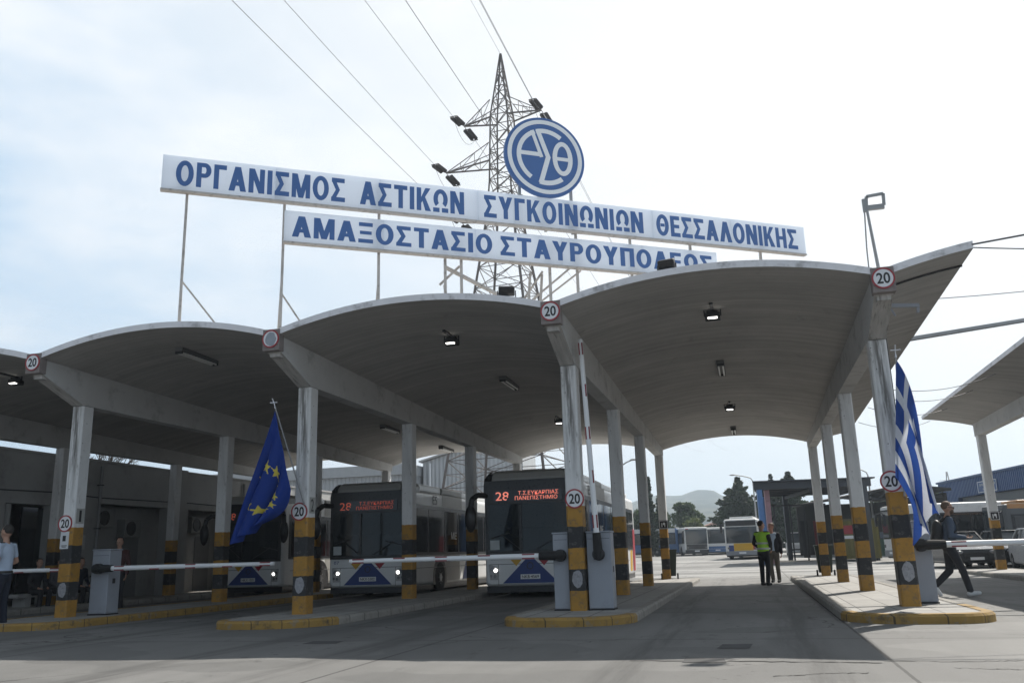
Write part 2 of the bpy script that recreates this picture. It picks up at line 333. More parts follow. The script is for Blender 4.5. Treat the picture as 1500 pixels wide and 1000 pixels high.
m_steel = PM('galvanised_steel', (.36, .36, .36), .55, .5, var=.2, s=4); m_rust = PM('rusty_white_steel', (.50, .47, .44), .7, 0, var=.15, s=5, dirt=.75)
m_pyl = PM('pylon_steel', (.16, .14, .13), .7, .3, var=.35, s=1.0); m_dark = PM('dark_metal', (.03, .03, .033), .5, .3); m_rubber = PM('rubber', (.014, .014, .015), .8)
m_signw = PM('sign_white', (.80, .83, .87), .45, var=.04, s=.8, dirt=.10); _n = m_signw.node_tree; _t = _n.nodes.new('ShaderNodeBsdfTranslucent'); _t.inputs[0].default_value = (.8, .85, .92, 1); _x = _n.nodes.new('ShaderNodeMixShader'); _x.inputs[0].default_value = .62
_n.links.new(_n.nodes['Principled BSDF'].outputs[0], _x.inputs[1]); _n.links.new(_t.outputs[0], _x.inputs[2]); _n.links.new(_x.outputs[0], _n.nodes['Material Output'].inputs[0])   # translucent acrylic sheet
m_signb = PM('sign_blue', (.050, .135, .36), .5, var=.12, s=1.5)
m_gate = PM('gate_grey', (.30, .32, .36), .5, var=.08, s=2, dirt=.2); m_glass = glass_mat('dark_glass')
def kerb_joints(mat):
    n = mat.node_tree; b = n.nodes['Principled BSDF']; src = b.inputs['Base Color'].links[0].from_socket; v = coord(n); sx = n.nodes.new('ShaderNodeSeparateXYZ'); n.links.new(v, sx.inputs[0])
    fr = math_(n, 'FRACT', math_(n, 'DIVIDE', math_(n, 'ADD', sx.outputs['X'], sx.outputs['Y']), .62)); e = math_(n, 'GREATER_THAN', math_(n, 'ABSOLUTE', math_(n, 'SUBTRACT', fr, .5)), .484)
    ch = ramp(n, noi(n, v, 5.5, 9, .75), .55, .6); cc = mixc(n, math_(n, 'MULTIPLY', ch, .55), src, (.20, .19, .17)); n.links.new(mixc(n, math_(n, 'MULTIPLY', e, .8), cc, (.03, .028, .025)), b.inputs['Base Color'])
kerb_joints(m_kerby); kerb_joints(m_kerbg)
m_lamp = EM('lamp_white', (1, .97, .9), 5)

# ---------------------------------------------------------------- heavy Greek capitals for the rooftop signs
def glyph(ch, t=.25, th=.185):
    """list of convex polygons in a unit-height box, and the width"""
    bx = lambda x0, x1, y0, y1: [(x0, y0), (x1, y0), (x1, y1), (x0, y1)]
    def ringp(cx_, cy_, rx, ry, ix, iy, a0=0, a1=360, n_=22):
        o = []
        for i in range(n_):
            p, q = R(a0+(a1-a0)*i/n_), R(a0+(a1-a0)*(i+1)/n_)
            o.append([(cx_+ix*math.cos(p), cy_+iy*math.sin(p)), (cx_+rx*math.cos(p), cy_+ry*math.sin(p)), (cx_+rx*math.cos(q), cy_+ry*math.sin(q)), (cx_+ix*math.cos(q), cy_+iy*math.sin(q))])
        return o
    para = lambda x0, y0, x1, y1, k: [(x0, y0), (x0+k, y0), (x1+k, y1), (x1, y1)]
    W = .72
    if ch in 'ΟΘ':
        W = .86; g = ringp(W/2, .5, W/2, .52, W/2-t, .52-th)
        if ch == 'Θ': g.append(bx(t+.04, W-t-.04, .43, .57))
    elif ch == 'Ρ': W = .72; g = [bx(0, t, 0, 1), bx(t, .40, 1-th*.9, 1), bx(t, .40, .40, .40+th*.9)]+ringp(.40, .70, .32, .30, .32-t, .30-th*.9, -90, 90, 12)
    elif ch == 'Γ': W = .62; g = [bx(0, t, 0, 1), bx(t, W, 1-th, 1)]
    elif ch == 'Ι': W = t+.02; g = [bx(.01, t+.01, 0, 1)]
    elif ch == 'Τ': W = .74; g = [bx(0, W, 1-th, 1), bx(W/2-t/2, W/2+t/2, 0, 1-th)]
    elif ch in 'ΑΛ':
        W = .86; k = t*1.12; g = [para(0, 0, W/2-k*.52, 1, k*1.04), para(W-k, 0, W/2-k*.52, 1, k*1.04)]
        if ch == 'Α': g.append(bx(.2, W-.2, .22, .38))
    elif ch == 'Ν': W = .80; g = [bx(0, t, 0, 1), bx(W-t, W, 0, 1), [(0.02, 1), (W-t*1.15, 0), (W-.02, 0), (t*1.15, 1)]]
    elif ch == 'Μ': W = .96; g = [bx(0, t*.92, 0, 1), bx(W-t*.92, W, 0, 1), [(.02, 1), (W/2-t*.5, 0), (W/2+t*.5, 0), (t*1.15, 1)], [(W-t*1.15, 1), (W/2-t*.5, 0), (W/2+t*.5, 0), (W-.02, 1)]]
    elif ch == 'Σ': W = .74; g = [bx(.02, W-.03, 1-th, 1), bx(0, W, 0, th), [(.02, 1-th*.7), (.24, .5), (.46, .5), (.27, 1-th*.9)], [(.0, th*.7), (.26, th*.9), (.46, .5), (.24, .5)]]
    elif ch == 'Κ': W = .80; g = [bx(0, t, 0, 1), [(t, .32), (t, .58), (W-t*1.25, 1), (W-.02, 1)], [(.30, .50), (W-t*1.25, 0), (W, 0), (.44, .66)]]
    elif ch == 'Υ': W = .82; k = t*1.15; g = [[(0, 1), (W/2-t/2, .40), (W/2+t/2, .40), (k, 1)], [(W-k, 1), (W/2-t/2, .40), (W/2+t/2, .40), (W, 1)], bx(W/2-t/2, W/2+t/2, 0, .42)]
    elif ch == 'Η': W = .78; g = [bx(0, t, 0, 1), bx(W-t, W, 0, 1), bx(t, W-t, .42, .58)]
    elif ch == 'Π': W = .78; g = [bx(0, t, 0, 1), bx(W-t, W, 0, 1), bx(t, W-t, 1-th, 1)]
    elif ch == 'Ε': W = .66; g = [bx(0, t, 0, 1), bx(t, W-.02, 1-th, 1), bx(t, W, 0, th), bx(t, W-.06, .42, .58)]
    elif ch == 'Ξ': W = .70; g = [bx(.02, W-.02, 1-th, 1), bx(0, W, 0, th), bx(.07, W-.07, .42, .58)]
    elif ch == 'Ω': W = .86; g = ringp(W/2, .58, W/2-.02, .44, W/2-.02-t, .44-th, -48, 228, 18)+[bx(0, .36, 0, th), bx(W-.36, W, 0, th)]
    return g, W
def greek_text(txt, name, mat, w_, h_, depth, parent, T, gap=.13):
    gl = [glyph(c) for c in txt]; tot = sum(g[1] for g in gl)+gap*(len(txt)-1); sx = w_/tot; m = MB(); x = -w_/2
    for g, W in gl:
        for k, P in enumerate(g):
            P = [(x+p[0]*sx, -h_/2+p[1]*h_) for p in P]
            a = sum(P[i][0]*P[(i+1) % len(P)][1]-P[(i+1) % len(P)][0]*P[i][1] for i in range(len(P)))
            m.prism(P if a > 0 else P[::-1], depth+.0009*(k % 4), T)
        x += (W+gap)*sx
    return m.build(name, mat, parent, fix=False)

# ================================================================ setting
def ground_z(x, y): return gz(y)
b = MB()
xs = [-2600, -400, -60, -30, 30, 60, 400, 2600]; ys = [-60, 17, 40, 90, 200, 600, 3000]
b.v = [(x, y, gz(y)) for y in ys for x in xs]; nx = len(xs)
b.f = [(j*nx+i, j*nx+i+1, (j+1)*nx+i+1, (j+1)*nx+i) for j in range(len(ys)-1) for i in range(nx-1)]; b.m = [0]*len(b.f)
tag(b.build('ground', m_ground), kind='structure')
# long cracks in the concrete near the camera
cb = MB(); rr = random.Random(3)
def crack(pts, wd):
    for p, q in zip(pts, pts[1:]):
        n_ = 14; last = None
        for i in range(n_+1):
            t = i/n_; x = p[0]+(q[0]-p[0])*t; y = p[1]+(q[1]-p[1])*t; x += rr.uniform(-.03, .03); y += rr.uniform(-.03, .03); ww = wd*rr.uniform(.4, 1.3)
            if last: cb.add([(last[0], last[1]-last[2], .004), (x, y-ww, .004), (x, y+ww, .004), (last[0], last[1]+last[2], .004)], [(0, 1, 2, 3)])
            last = (x, y, ww)
crack([(-1.26, -6.02), (-.2, -6.05), (1.1, -6.14)], .022); crack([(1.1, -6.0), (1.7, -6.05), (2.4, -5.95), (3.8, -6.15)], .012); crack([(.1, -7.1), (.5, -6.9), (.9, -6.85)], .012)
crack([(1.6, -6.5), (2.1, -6.6), (2.6, -6.35)], .01); crack([(-.9, -.6), (-.75, 3), (-1.1, 6)], .008)
tag(cb.build('ground_cracks', PM('crack_dirt', (.03, .029, .027), .9)), kind='structure')

S = 5.2227; X0 = -2.9106
ROW = [X0+(i-2)*S for i in range(-1, 4)]           # column rows, left to right
DY = [0, 5.357, 10.50, 16.23]; YF, YB = -1.45, 16.85; KZ = .13
def island(cx, y0, y1, hwl, hwr, rl=.75, rr_=.75, yel=.35, name='pavement'):
    def ring(o, z):
        P = []; x0, x1, ya, yb = cx-hwl+o, cx+hwr-o, y0+o, y1-o; a, c = max(.05, rl-o), max(.05, rr_-o)
        for i in range(9): t = math.pi+math.pi/2*i/8; P.append((x0+a+a*math.cos(t), ya+a+a*math.sin(t), z))
        for i in range(9): t = 1.5*math.pi+math.pi/2*i/8; P.append((x1-c+c*math.cos(t), ya+c+c*math.sin(t), z))
        for i in range(1, 12): P.append((x1, ya+c+(yb-.15-ya-c)*i/12, z))
        for i in range(4): t = math.pi/2*i/3; P.append((x1-.15+.15*math.cos(t), yb-.15+.15*math.sin(t), z))
        for i in range(4): t = math.pi/2+math.pi/2*i/3; P.append((x0+.15+.15*math.cos(t), yb-.15+.15*math.sin(t), z))
        for i in range(1, 12): P.append((x0, yb-.15+(ya+a-yb+.15)*i/12, z))
        return P
    m = MB(); rings = [ring(0, -.05), ring(0.0, .095), ring(.03, KZ), ring(.17, KZ+.003), ring(.172, KZ-.012)]; n = len(rings[0])
    for r in rings: m.v += r
    for k in range(len(rings)-1):
        for i in range(n):
            j = (i+1) % n; m.f.append((k*n+i, k*n+j, (k+1)*n+j, (k+1)*n+i)); yy = (rings[0][i][1]+rings[0][j][1])/2; m.m.append(0 if yy < y0+yel*4 else 1)
    m.k = 2; m.add(ring(.16, KZ-.004), [tuple(range(n))])
    return tag(m.build(name, [m_kerby, m_kerbg, m_tile], fix=False), kind='structure')
for cx, hl, hr, a, c, ye in zip(ROW, (1.1, 1.05, .86, .97, 1.12), (1.2, 1.2, 1.2, 1.08, .88), (.75, .75, .6, .6, .9), (.75, .9, 1.2, .95, .6), (.5, 3.0, .22, .32, .38)): island(cx, -1.86, 17.0, hl, hr, a, c, ye)

pb = MB(); rr = random.Random(9)
for x0_, y0_, w_, d_ in ((-.75, -6.15, .42, .35), (-.42, -4.9, .3, .5), (-5.9, -4.2, .5, .35), (2.9, -4.4, .35, .3)): pb.add([(x0_+rr.uniform(-.05, .05), y0_, .0045), (x0_+w_, y0_+rr.uniform(-.05, .05), .0045), (x0_+w_+rr.uniform(-.05, .05), y0_+d_, .0045), (x0_, y0_+d_+rr.uniform(-.05, .05), .0045)], [(0, 1, 2, 3)])
tag(pb.build('asphalt_patches', PM('patch_asphalt', (.07, .07, .07), .9, var=.4, s=9)), kind='structure')

# ---------------------------------------------------------------- station canopy
def zs(y): return 5.06-.46*(y+1.45)/18.2
RISE = .40
def zv(x, y):
    t = ((x-X0)/S) % 1.0-.5
    return zs(y)+RISE*(1-(2*t)**2)
TH = .115
def vault(name, parent, xa, xb, ya=YF, yb=YB, zf=zv, nx=26, ny=16, label=None, mats=None):
    m = MB(); g = 2e-3
    P = [[(xa+g+(xb-xa-2*g)*i/nx, ya+(yb-ya)*j/ny) for i in range(nx+1)] for j in range(ny+1)]
    def zz(x, y): return zf(min(max(x, xa+1e-4), xb-1e-4), y)
    lo = [[(x, y, zz(x, y)) for x, y in r] for r in P]; hi = [[(x, y, z+TH) for x, y, z in r] for r in lo]
    for A in (lo, hi): m.v += [p for r in A for p in r]
    W = nx+1; O = W*(ny+1)
    for j in range(ny):
        for i in range(nx):
            a = j*W+i; m.f.append((a, a+W, a+W+1, a+1)); m.m.append(0); m.f.append((O+a, O+a+1, O+a+W+1, O+a+W)); m.m.append(1)
    for i in range(nx):
        a = i; m.f.append((a, a+1, O+a+1, O+a)); m.m.append(2); a = ny*W+i; m.f.append((a+1, a, O+a, O+a+1)); m.m.append(2)
    for j in range(ny):
        a = j*W; m.f.append((a+W, a, O+a, O+a+W)); m.m.append(2); a = j*W+nx; m.f.append((a, a+W, O+a+W, O+a)); m.m.append(2)
    o = m.build(name, mats or [m_soffit, m_rtop, m_fascia], parent, fix=False)
    if label: o['label'] = label
    return o
canopy = thing('station_canopy', 'large concrete bus station canopy of four shallow vaults on striped columns', 'canopy')
for i in range(4): vault('vault_roof', canopy, ROW[i], ROW[i+1])
vault('wing_roof', canopy, ROW[4], ROW[4]+1.32, nx=10, label='half vault overhanging beyond the last column row'); vault('wing_roof', canopy, ROW[0]-1.32, ROW[0], nx=10)
HB = 4.363
def column(parent, x, y, h, z0=KZ, w=.28, d=.32, name='column', mat=None):
    m = MB(); hw, hd, c = w/2, d/2, .025
    poly = [(-hw+c, -hd), (hw-c, -hd), (hw, -hd+c), (hw, hd-c), (hw-c, hd), (-hw+c, hd), (-hw, hd-c), (-hw, -hd+c)]
    m.prism(poly, h-z0)
    return m.build(name, mat or m_col, parent, loc=(x, y, z0-.012))
cols = {}
for i, x in enumerate(ROW):
    m = MB(); hw = .14                              # beam along the valley, haunched up to the tip at the front
    prof = [(-.165, HB), (YF+.10, 4.80), (YF+.10, zs(YF)+.03), (YB-.35, zs(YB-.35)+.03), (YB-.35, HB+.02), (YB-.6, HB)]
    m.v = [(x-hw, y, z) for y, z in prof]+[(x+hw, y, z) for y, z in prof]; n = len(prof)
    m.f = [tuple(range(n)), tuple(range(2*n-1, n-1, -1))]+[(k, (k+1) % n, n+(k+1) % n, n+k) for k in range(n)]; m.m = [0, 0, 1]+[0]*(n-1)
    m.build('beam', [m_beam, m_corbel], canopy)
    m = MB(); m.k = 0; m.box(x-.1, x+.1, YF+.14, YF+.1+.3, 4.72, 4.79)     # drip lip under the tip
    m.build('drip_lip', m_corbel, canopy)
    m = MB(); m.box(x-.168, x+.168, YF-.025, YF+.16, 4.80, zs(YF)+TH+.03); tb = m.build('tip_block', m_tip, canopy, bevel=.012)
    for j, y in enumerate(DY):
        cols[i, j] = column(canopy, x, y, HB+.02 if j else HB, mat=m_col if j else m_colf)
# black numerals painted on the side of two columns, stickers on the black bands
for i, s in ((1, '1'), (2, '2')):
    bg_ = MB().box(.141, .144, -.1, .12, 1.83, 2.13).build('number_panel', PM('number_panel_grey', (.36, .36, .34), .7), cols[i, 0])
    text_mesh(s, 'painted_number', m_black, h=.23, depth=.003, parent=cols[i, 0], T=face((.1445, .01, 1.98), (1, 0, 0)), w=.1 if s == '2' else .06)
m_stk = PM('torn_paper', (.30, .30, .32), .7, var=.5, s=14, dirt=.8); rr = random.Random(5)
for i in (1, 2, 3, 4):
    n_ = 11; m = MB(); m.prism([((.085+.02*rr.random())*math.cos(6.283*k/n_), (.13+.03*rr.random())*math.sin(6.283*k/n_)) for k in range(n_)], .003, face((.01, -.16, .53)))
    m.build('torn_sticker', m_stk, cols[i, 0])

# round speed limit signs
m_face = PM('sign_face_white', (.74, .75, .77), .45, var=.04); m_ring = PM('sign_ring_red', (.33, .035, .045), .45)
def ring_mesh(r0, r1, h, T, n=32):
    m = MB(); v = [(r*math.cos(2*math.pi*i/n), r*math.sin(2*math.pi*i/n), z) for r, z in ((r0, h), (r1, h), (r1, 0), (r0, 0)) for i in range(n)]
    f = [(k*n+i, k*n+(i+1) % n, ((k+1) % 4)*n+(i+1) % n, ((k+1) % 4)*n+i) for k in range(4) for i in range(n)]
    return m.add(v, f, T)
def speed_sign(loc, label, faded=False):
    t = thing('speed_limit_sign', label, 'sign', loc, group='round speed limit signs')
    T = face((0, 0, 0))
    MB().prism([(.165*math.cos(.19635*i), .165*math.sin(.19635*i)) for i in range(32)], .012, T).build('plate', m_face, t)
    ring_mesh(.143, .168, .017, T).build('red_rim', m_ring, t)
    if not faded: text_mesh('20', 'number', m_black, w=.195, h=.175, off=.02, depth=.003, parent=t, T=face((0, -.0125, 0)))
    else:
        rr = random.Random(2); n_ = 14
        MB().prism([((.095+.02*rr.random())*math.cos(6.283*k/n_), (.125+.02*rr.random())*math.sin(6.283*k/n_)) for k in range(n_)], .003, face((.005, -.0125, -.008))).build('peeling_patch', PM('peeled_grey', (.30, .33, .37), .6, var=.3, s=9), t)
    return t
ytip = YF-.026
speed_sign((ROW[1], ytip, 5.02), 'speed limit 20 sign on the canopy tip above the column painted 1')
speed_sign((ROW[2], ytip, 5.02), 'weathered round sign with its number worn off, on a canopy tip', True)
speed_sign((ROW[3], ytip, 5.02), 'speed limit 20 sign on the canopy tip beside the raised barrier arm')
speed_sign((ROW[4], ytip, 5.02), 'speed limit 20 sign on the canopy tip under the floodlight mast')
yc = -.161
speed_sign((ROW[1]-.05, yc, 1.95), 'speed limit 20 sign low on the column painted 1, above a white notice')
speed_sign((ROW[2]-.03, yc, 1.98), 'speed limit 20 sign low on the column painted 2, beside the blue starry flag')
speed_sign((ROW[3]+.02, yc, 1.99), 'speed limit 20 sign low on the column between two grey barrier boxes')
speed_sign((ROW[4]-.07, yc, 2.04), 'speed limit 20 sign partly covered by the blue and white striped flag')
# white notice on column 1
t = thing('notice_poster', 'white notice with a black square on the column painted 1', 'poster', (ROW[1]-.035, yc, 1.62))
MB().box(-.1, .1, -.006, 0, -.17, .17).build('paper', PM('paper_white', (.62, .64, .66), .7, var=.05), t)
m = MB(); m.box(-.045, .03, -.009, -.0065, -.02, .09); m.box(-.06, .07, -.009, -.0065, -.115, -.1); m.box(-.05, .05, -.009, -.0065, -.14, -.128); m.build('printed_mark', m_black, t)

# ---------------------------------------------------------------- rooftop signs
A_ = Vector((-11.078, -1.0, 0)); T_ = Vector((.827, .5622, 0)).normalized(); NRM = Vector((T_.y, -T_.x, 0)); ANG = math.atan2(T_.y, T_.x)
def sp(s, z, o=0): return A_+T_*s-NRM*(-o)+Vector((0, 0, z))     # s along, z up, o towards the viewer
def roof_at(p): return zv(p.x, min(max(p.y, YF), YB))+TH
def sign_panel(name, label, s0, s1, z0, z1, words, posts):
    t = thing(name, label, 'sign', tuple(sp(s0, z0)), ANG, 'lettered rooftop signs')
    L, H = s1-s0, z1-z0; n_ = max(2, round(L/2.28))
    m = MB(); ww = L/n_
    for k in range(n_): m.box(k*ww+.003, (k+1)*ww-.003, 0, .12, .03, H)
    m.build('panel', m_signw, t)
    MB().box(-.01, L+.01, -.012, .13, -.012, .026).build('bottom_rail', m_rust, t)
    for (txt, a, c, lo, hi) in words:
        greek_text(txt, 'lettering', m_signb, c-a, hi-lo, .010, t, face(((a+c)/2-s0, .001, (lo+hi)/2-z0)))
    base = sp(s0, z0)
    def loc(P): d = P-base; return (d.dot(T_), -d.dot(NRM), d.z)
    for s in posts:
        m = MB(); p = sp(s, z0, -.17); q = p.copy(); q.z = roof_at(p)-.03; ztop = z1-z0-.05
        top = loc(p); m.bar((top[0], top[1], ztop), loc(q), .055)
        q2 = p-NRM*.75; q2.z = roof_at(q2)-.03; k = loc(p); m.bar((k[0], k[1], (loc(q)[2])*.45), loc(q2), .04)
        q3 = p+T_*1.0+NRM*.0; q3.z = roof_at(q3)-.03; m.bar((k[0]+.02, k[1]+.06, loc(q)[2]*.62), (loc(q3)[0], loc(q3)[1]+.06, loc(q3)[2]), .032)
        m.build('post', m_rust, t)
    return t
sg = sign_panel('rooftop_sign', 'long upper white rooftop sign with blue Greek letters naming the organisation', 0, 15.93, 8.575, 9.35,
    [('ΟΡΓΑΝΙΣΜΟΣ', .27, 3.76, 8.70, 9.25), ('ΑΣΤΙΚΩΝ', 4.09, 6.49, 8.70, 9.25), ('ΣΥΓΚΟΙΝΩΝΙΩΝ', 6.97, 11.11, 8.70, 9.25), ('ΘΕΣΣΑΛΟΝΙΚΗΣ', 11.48, 15.68, 8.70, 9.25)],
    [.51, 2.49, 4.55, 9.34, 10.8, 12.5, 14.6])
sign_panel('rooftop_sign', 'shorter lower white rooftop sign with blue Greek letters naming the depot', 2.49, 13.15, 7.66, 8.38,
    [('ΑΜΑΞΟΣΤΑΣΙΟ', 2.65, 7.15, 7.80, 8.27), ('ΣΤΑΥΡΟΥΠΟΛΕΩΣ', 7.35, 13.0, 7.80, 8.27)], [6.07, 6.45, 8.63])
# cross bracing behind the lower sign
fr = thing('sign_frame', 'rusty steel bracing between the sign posts above the canopy roof', 'frame', tuple(sp(6, 6)), ANG)
m = MB(); base = sp(6, 6)
def fl(s, z, o): d = sp(s, z, o)-base; return (d.dot(T_), -d.dot(NRM), d.z)
for a, c, r_ in (((6.1, 7.5, -.3), (8.2, 6.85, -.9), .07), ((8.5, 6.9, -.9), (12.4, 7.3, -.5), .06), ((6.45, 7.55, -.3), (6.0, 7.1, -.4), .05), ((8.2, 6.85, -.9), (9.4, 7.9, -.3), .04), ((8.5, 6.9, -.9), (9.5, 7.7, -.3), .035), ((8.5, 6.9, -.9), (9.9, 6.1, -1.4), .03), ((6.4, 6.2, -1.2), (6.1, 7.1, -.4), .03), ((8.5, 7.6, -.3), (7.4, 5.75, -1.4), .04)):
    m.bar(fl(*a), fl(*c), r_)
m.build('brace', m_rust, fr)
for s, o in ((8.5, -.9), (8.2, -.9)):
    p = sp(s, 0, o); MB().bar(fl(s, 7.55, -.35), fl(s, roof_at(p)-.03, o), .05).build('post', m_rust, fr)
# round emblem
m_emw = PM('emblem_white', (.86, .88, .90), .45, var=.03, s=1)
em = thing('emblem_sign', 'round blue and white emblem disc with three Greek letters standing above the long sign', 'sign', tuple(sp(8.56, 10.42)), ANG)
TE = face((0, 0, 0)); RE = 1.04
MB().prism([(RE*math.cos(.0982*i), RE*math.sin(.0982*i)) for i in range(64)], .1, Matrix.Translation((0, .1, 0)) @ TE).build('disc', m_signb, em, bevel=.01)
ring_mesh(RE*.83, RE*.93, .008, TE, 64).build('white_ring', m_emw, em)
# emblem letters: Α, Σ, Θ drawn as strips
def strip(pts, w_, m, h=.008):
    L, Rr = [], []
    for i, p in enumerate(pts):
        a = Vector(pts[max(0, i-1)]); c = Vector(pts[min(len(pts)-1, i+1)]); d = (c-a).normalized(); nn = Vector((-d.y, d.x)); p = Vector(p)
        L.append(p+nn*w_/2); Rr.append(p-nn*w_/2)
    for i in range(len(pts)-1): m.prism([tuple(Rr[i]), tuple(Rr[i+1]), tuple(L[i+1]), tuple(L[i])], h, TE)
def arc(cx, cy, rx, ry, a0, a1, n_=18): return [(cx+rx*math.cos(R(a0+(a1-a0)*i/n_)), cy+ry*math.sin(R(a0+(a1-a0)*i/n_))) for i in range(n_+1)]
m = MB(); strip(arc(0, 0, .68, .68, 112, 236), .11, m); strip([(-.325, .66), (-.095, -.02)], .09, m, .0095)
m.add([(-.65, .10, 0), (-.65, -.005, 0), (-.10, -.005, 0), (-.14, .10, 0), (-.65, .10, .006), (-.65, -.005, .006), (-.10, -.005, .006), (-.14, .10, .006)], [(4, 5, 6, 7), (0, 1, 5, 4), (1, 2, 6, 5), (2, 3, 7, 6), (3, 0, 4, 7)], TE)
m.build('letter', m_emw, em, fix=False)
m = MB(); strip([(-.175, .69), (.085, -.02)], .115, m, .008); strip([(.085, .02), (-.135, -.69)], .12, m, .0095); strip(arc(0, 0, .68, .68, 108, 52), .115, m, .0065); strip(arc(0, 0, .68, .68, 256, 308), .12, m, .0065); m.build('letter', m_emw, em, fix=False)
m = MB(); ring = []; n_ = 32
for i in range(n_):
    for rx, ry in ((.145, .33), (.265, .45)): ring.append((.455+rx*math.cos(2*math.pi*i/n_), .0+ry*math.sin(2*math.pi*i/n_), .008))
m.add(ring, [(2*i, 2*i+1, (2*i+3) % (2*n_), (2*i+2) % (2*n_)) for i in range(n_)], TE)
m.add([(.30, .035, .0075), (.30, -.06, .0075), (.62, -.06, .0075), (.62, .035, .0075)], [(0, 1, 2, 3)], TE); m.build('letter', m_emw, em, fix=False)
m = MB()
for s in (-.62, .02, .72):
    m.bar((s, .2, -1.85), (s, .2, .3 if s else .7), .06)
m.build('post', m_steel, em)
MB().bar((-.9, .16, -.35), (.9, .16, -.35), .05).build('rail', m_steel, em)

# ---------------------------------------------------------------- things on and under the roof
def floodlight_box(loc, label, rz=0):
    t = thing('floodlight', label, 'floodlight', loc, rz, 'floodlights on the roof edge')
    m = MB(); T = Matrix.Translation((0, 0, .14)) @ Matrix.Rotation(R(25), 4, 'X'); m.box(-.14, .14, -.06, .06, -.08, .09, T); m.build('housing', m_dark, t, bevel=.02)
    MB().box(-.12, .12, -.068, -.062, -.065, .075, T).build('lens', m_glass, t); m = MB(); m.box(-.04, .04, -.05, .05, 0, .02); m.bar((-.155, 0, .01), (-.155, 0, .15), .018); m.bar((.155, 0, .01), (.155, 0, .15), .018); m.bar((-.155, 0, .012), (.155, 0, .012), .018); m.build('bracket', m_dark, t)
p = (-3.72, YF+.2); floodlight_box((p[0], p[1], zv(*p)+TH), 'black floodlight on the roof edge left of the middle canopy tip', .3)
p = (-.95, YF+.2); floodlight_box((p[0], p[1], zv(*p)+TH), 'black floodlight on the roof edge in front of the lower sign', -.2)
fm = thing('floodlight_mast', 'slender grey mast with a square floodlight above the right canopy tip', 'mast', (ROW[4]+.02, YF+.35, zs(YF)+TH))
m = MB(); m.tube((0, 0, 0), (-.05, .1, 1.25), .028, .02); m.path([(-.05, .02, -.02), (-.14, .05, .12), (-.13, .06, .5), (-.08, .1, 1.2)], .012); m.build('pole', m_steel, fm)
m = MB(); m.bar((-.08, .1, 1.12), (-.08, .1, 1.34), .05); m.build('mounting', m_steel, fm)
m = MB()
for a, c in (((-.05, 1.17), (.22, 1.20)), ((.22, 1.20), (.23, 1.40)), ((.23, 1.40), (-.03, 1.38)), ((-.03, 1.38), (-.05, 1.17))): m.bar((a[0], .1, a[1]), (c[0], .1, c[1]), .02, .05)
m.box(-.05, .22, .07, .13, 1.14, 1.22); m.build('lamp_frame', m_steel, fm)
_g = MB().box(-.03, .215, .097, .103, 1.225, 1.375).build('lamp_glass', PM('frosted_lens', (.85, .87, .9), .3, var=.03), fm)
_n = _g.data.materials[0].node_tree; _t = _n.nodes.new('ShaderNodeBsdfTranslucent'); _t.inputs[0].default_value = (.95, .96, .98, 1); _x = _n.nodes.new('ShaderNodeMixShader'); _x.inputs[0].default_value = .8
_n.links.new(_n.nodes['Principled BSDF'].outputs[0], _x.inputs[1]); _n.links.new(_t.outputs[0], _x.inputs[2]); _n.links.new(_x.outputs[0], _n.nodes['Material Output'].inputs[0])

def pendant(x, y, label, lit=True, k=[None]):
    z = zv(x, y)
    t = thing('ceiling_floodlight', label, 'ceiling lamp', (x, y, z), group='floodlights hanging under the vaults')
    m = MB(); m.box(-.03, .03, -.5, .04, -.03, .005); m.build('arm', m_dark, t)
    m = MB(); T = Matrix.Translation((0, -.0, -.13)) @ Matrix.Rotation(R(-10), 4, 'X'); m.box(-.14, .14, -.1, .1, -.05, .05, T); m.box(-.1, .1, -.07, .07, .045, .1, T); m.build('housing', m_dark, t, bevel=.012)
    m = MB(); m.bar((-.15, 0, -.12), (-.15, 0, .01), .02); m.bar((.15, 0, -.12), (.15, 0, .01), .02); m.build('bracket', m_dark, t)
    m = MB(); m.box(-.085, .085, -.11, -.05, -.062, -.053, T); m.build('lens', m_lamp if lit else m_glass, t)
    return t
cxs = {k: (ROW[k]+ROW[k+1])/2 for k in range(4)}
pendant(cxs[3]-.02, .85, 'lit floodlight hanging near the front of the right vault'); pendant(cxs[3]+.05, 10.6, 'small lit floodlight hanging deep under the right vault')
pendant(cxs[2]+.05, .93, 'lit floodlight under the front of the vault left of the raised barrier arm'); pendant(cxs[2]+.13, 11.0, 'lit floodlight deep under the vault behind the raised barrier arm')
pendant(cxs[0]-.1, .9, 'lit floodlight under the leftmost vault at the photo edge')
m_tube = PM('lamp_tube_white', (.8, .8, .78), .35, var=.02)
def fluo(x, y, label, rz=math.pi/2):
    t = thing('fluorescent_fixture', label, 'ceiling lamp', (x, y, zv(x, y)), rz, 'twin tube fixtures under the vaults')
    MB().box(-.65, .65, -.09, .09, -.075, .012).build('tray', PM('fixture_grey', (.12, .12, .12), .6), t, bevel=.01)
    for s in (-.05, .05): MB().tube((-.61, s, -.1), (.61, s, -.1), .02).build('tube', m_tube, t)
    [MB().box(a, a+.04, -.08, .08, -.12, -.07).build('end_cap', m_dark, t) for a in (-.65, .61)]
fluo(cxs[3]-.02, 5.6, 'twin tube fixture at the middle of the right vault'); fluo(cxs[3]+.06, 15.3, 'twin tube fixture at the far end of the right vault')
fluo(cxs[1]-.28, .5, 'twin tube fixture under the front of the vault left of the starry flag'); fluo(cxs[2]+.05, 5.4, 'twin tube fixture at the middle of the vault above the route bus')
fluo(cxs[1]-.1, 10.6, 'twin tube fixture midway along the vault above the starry flag'); fluo(cxs[1]+.1, 15.5, 'twin tube fixture at the far end of the vault above the middle bus')
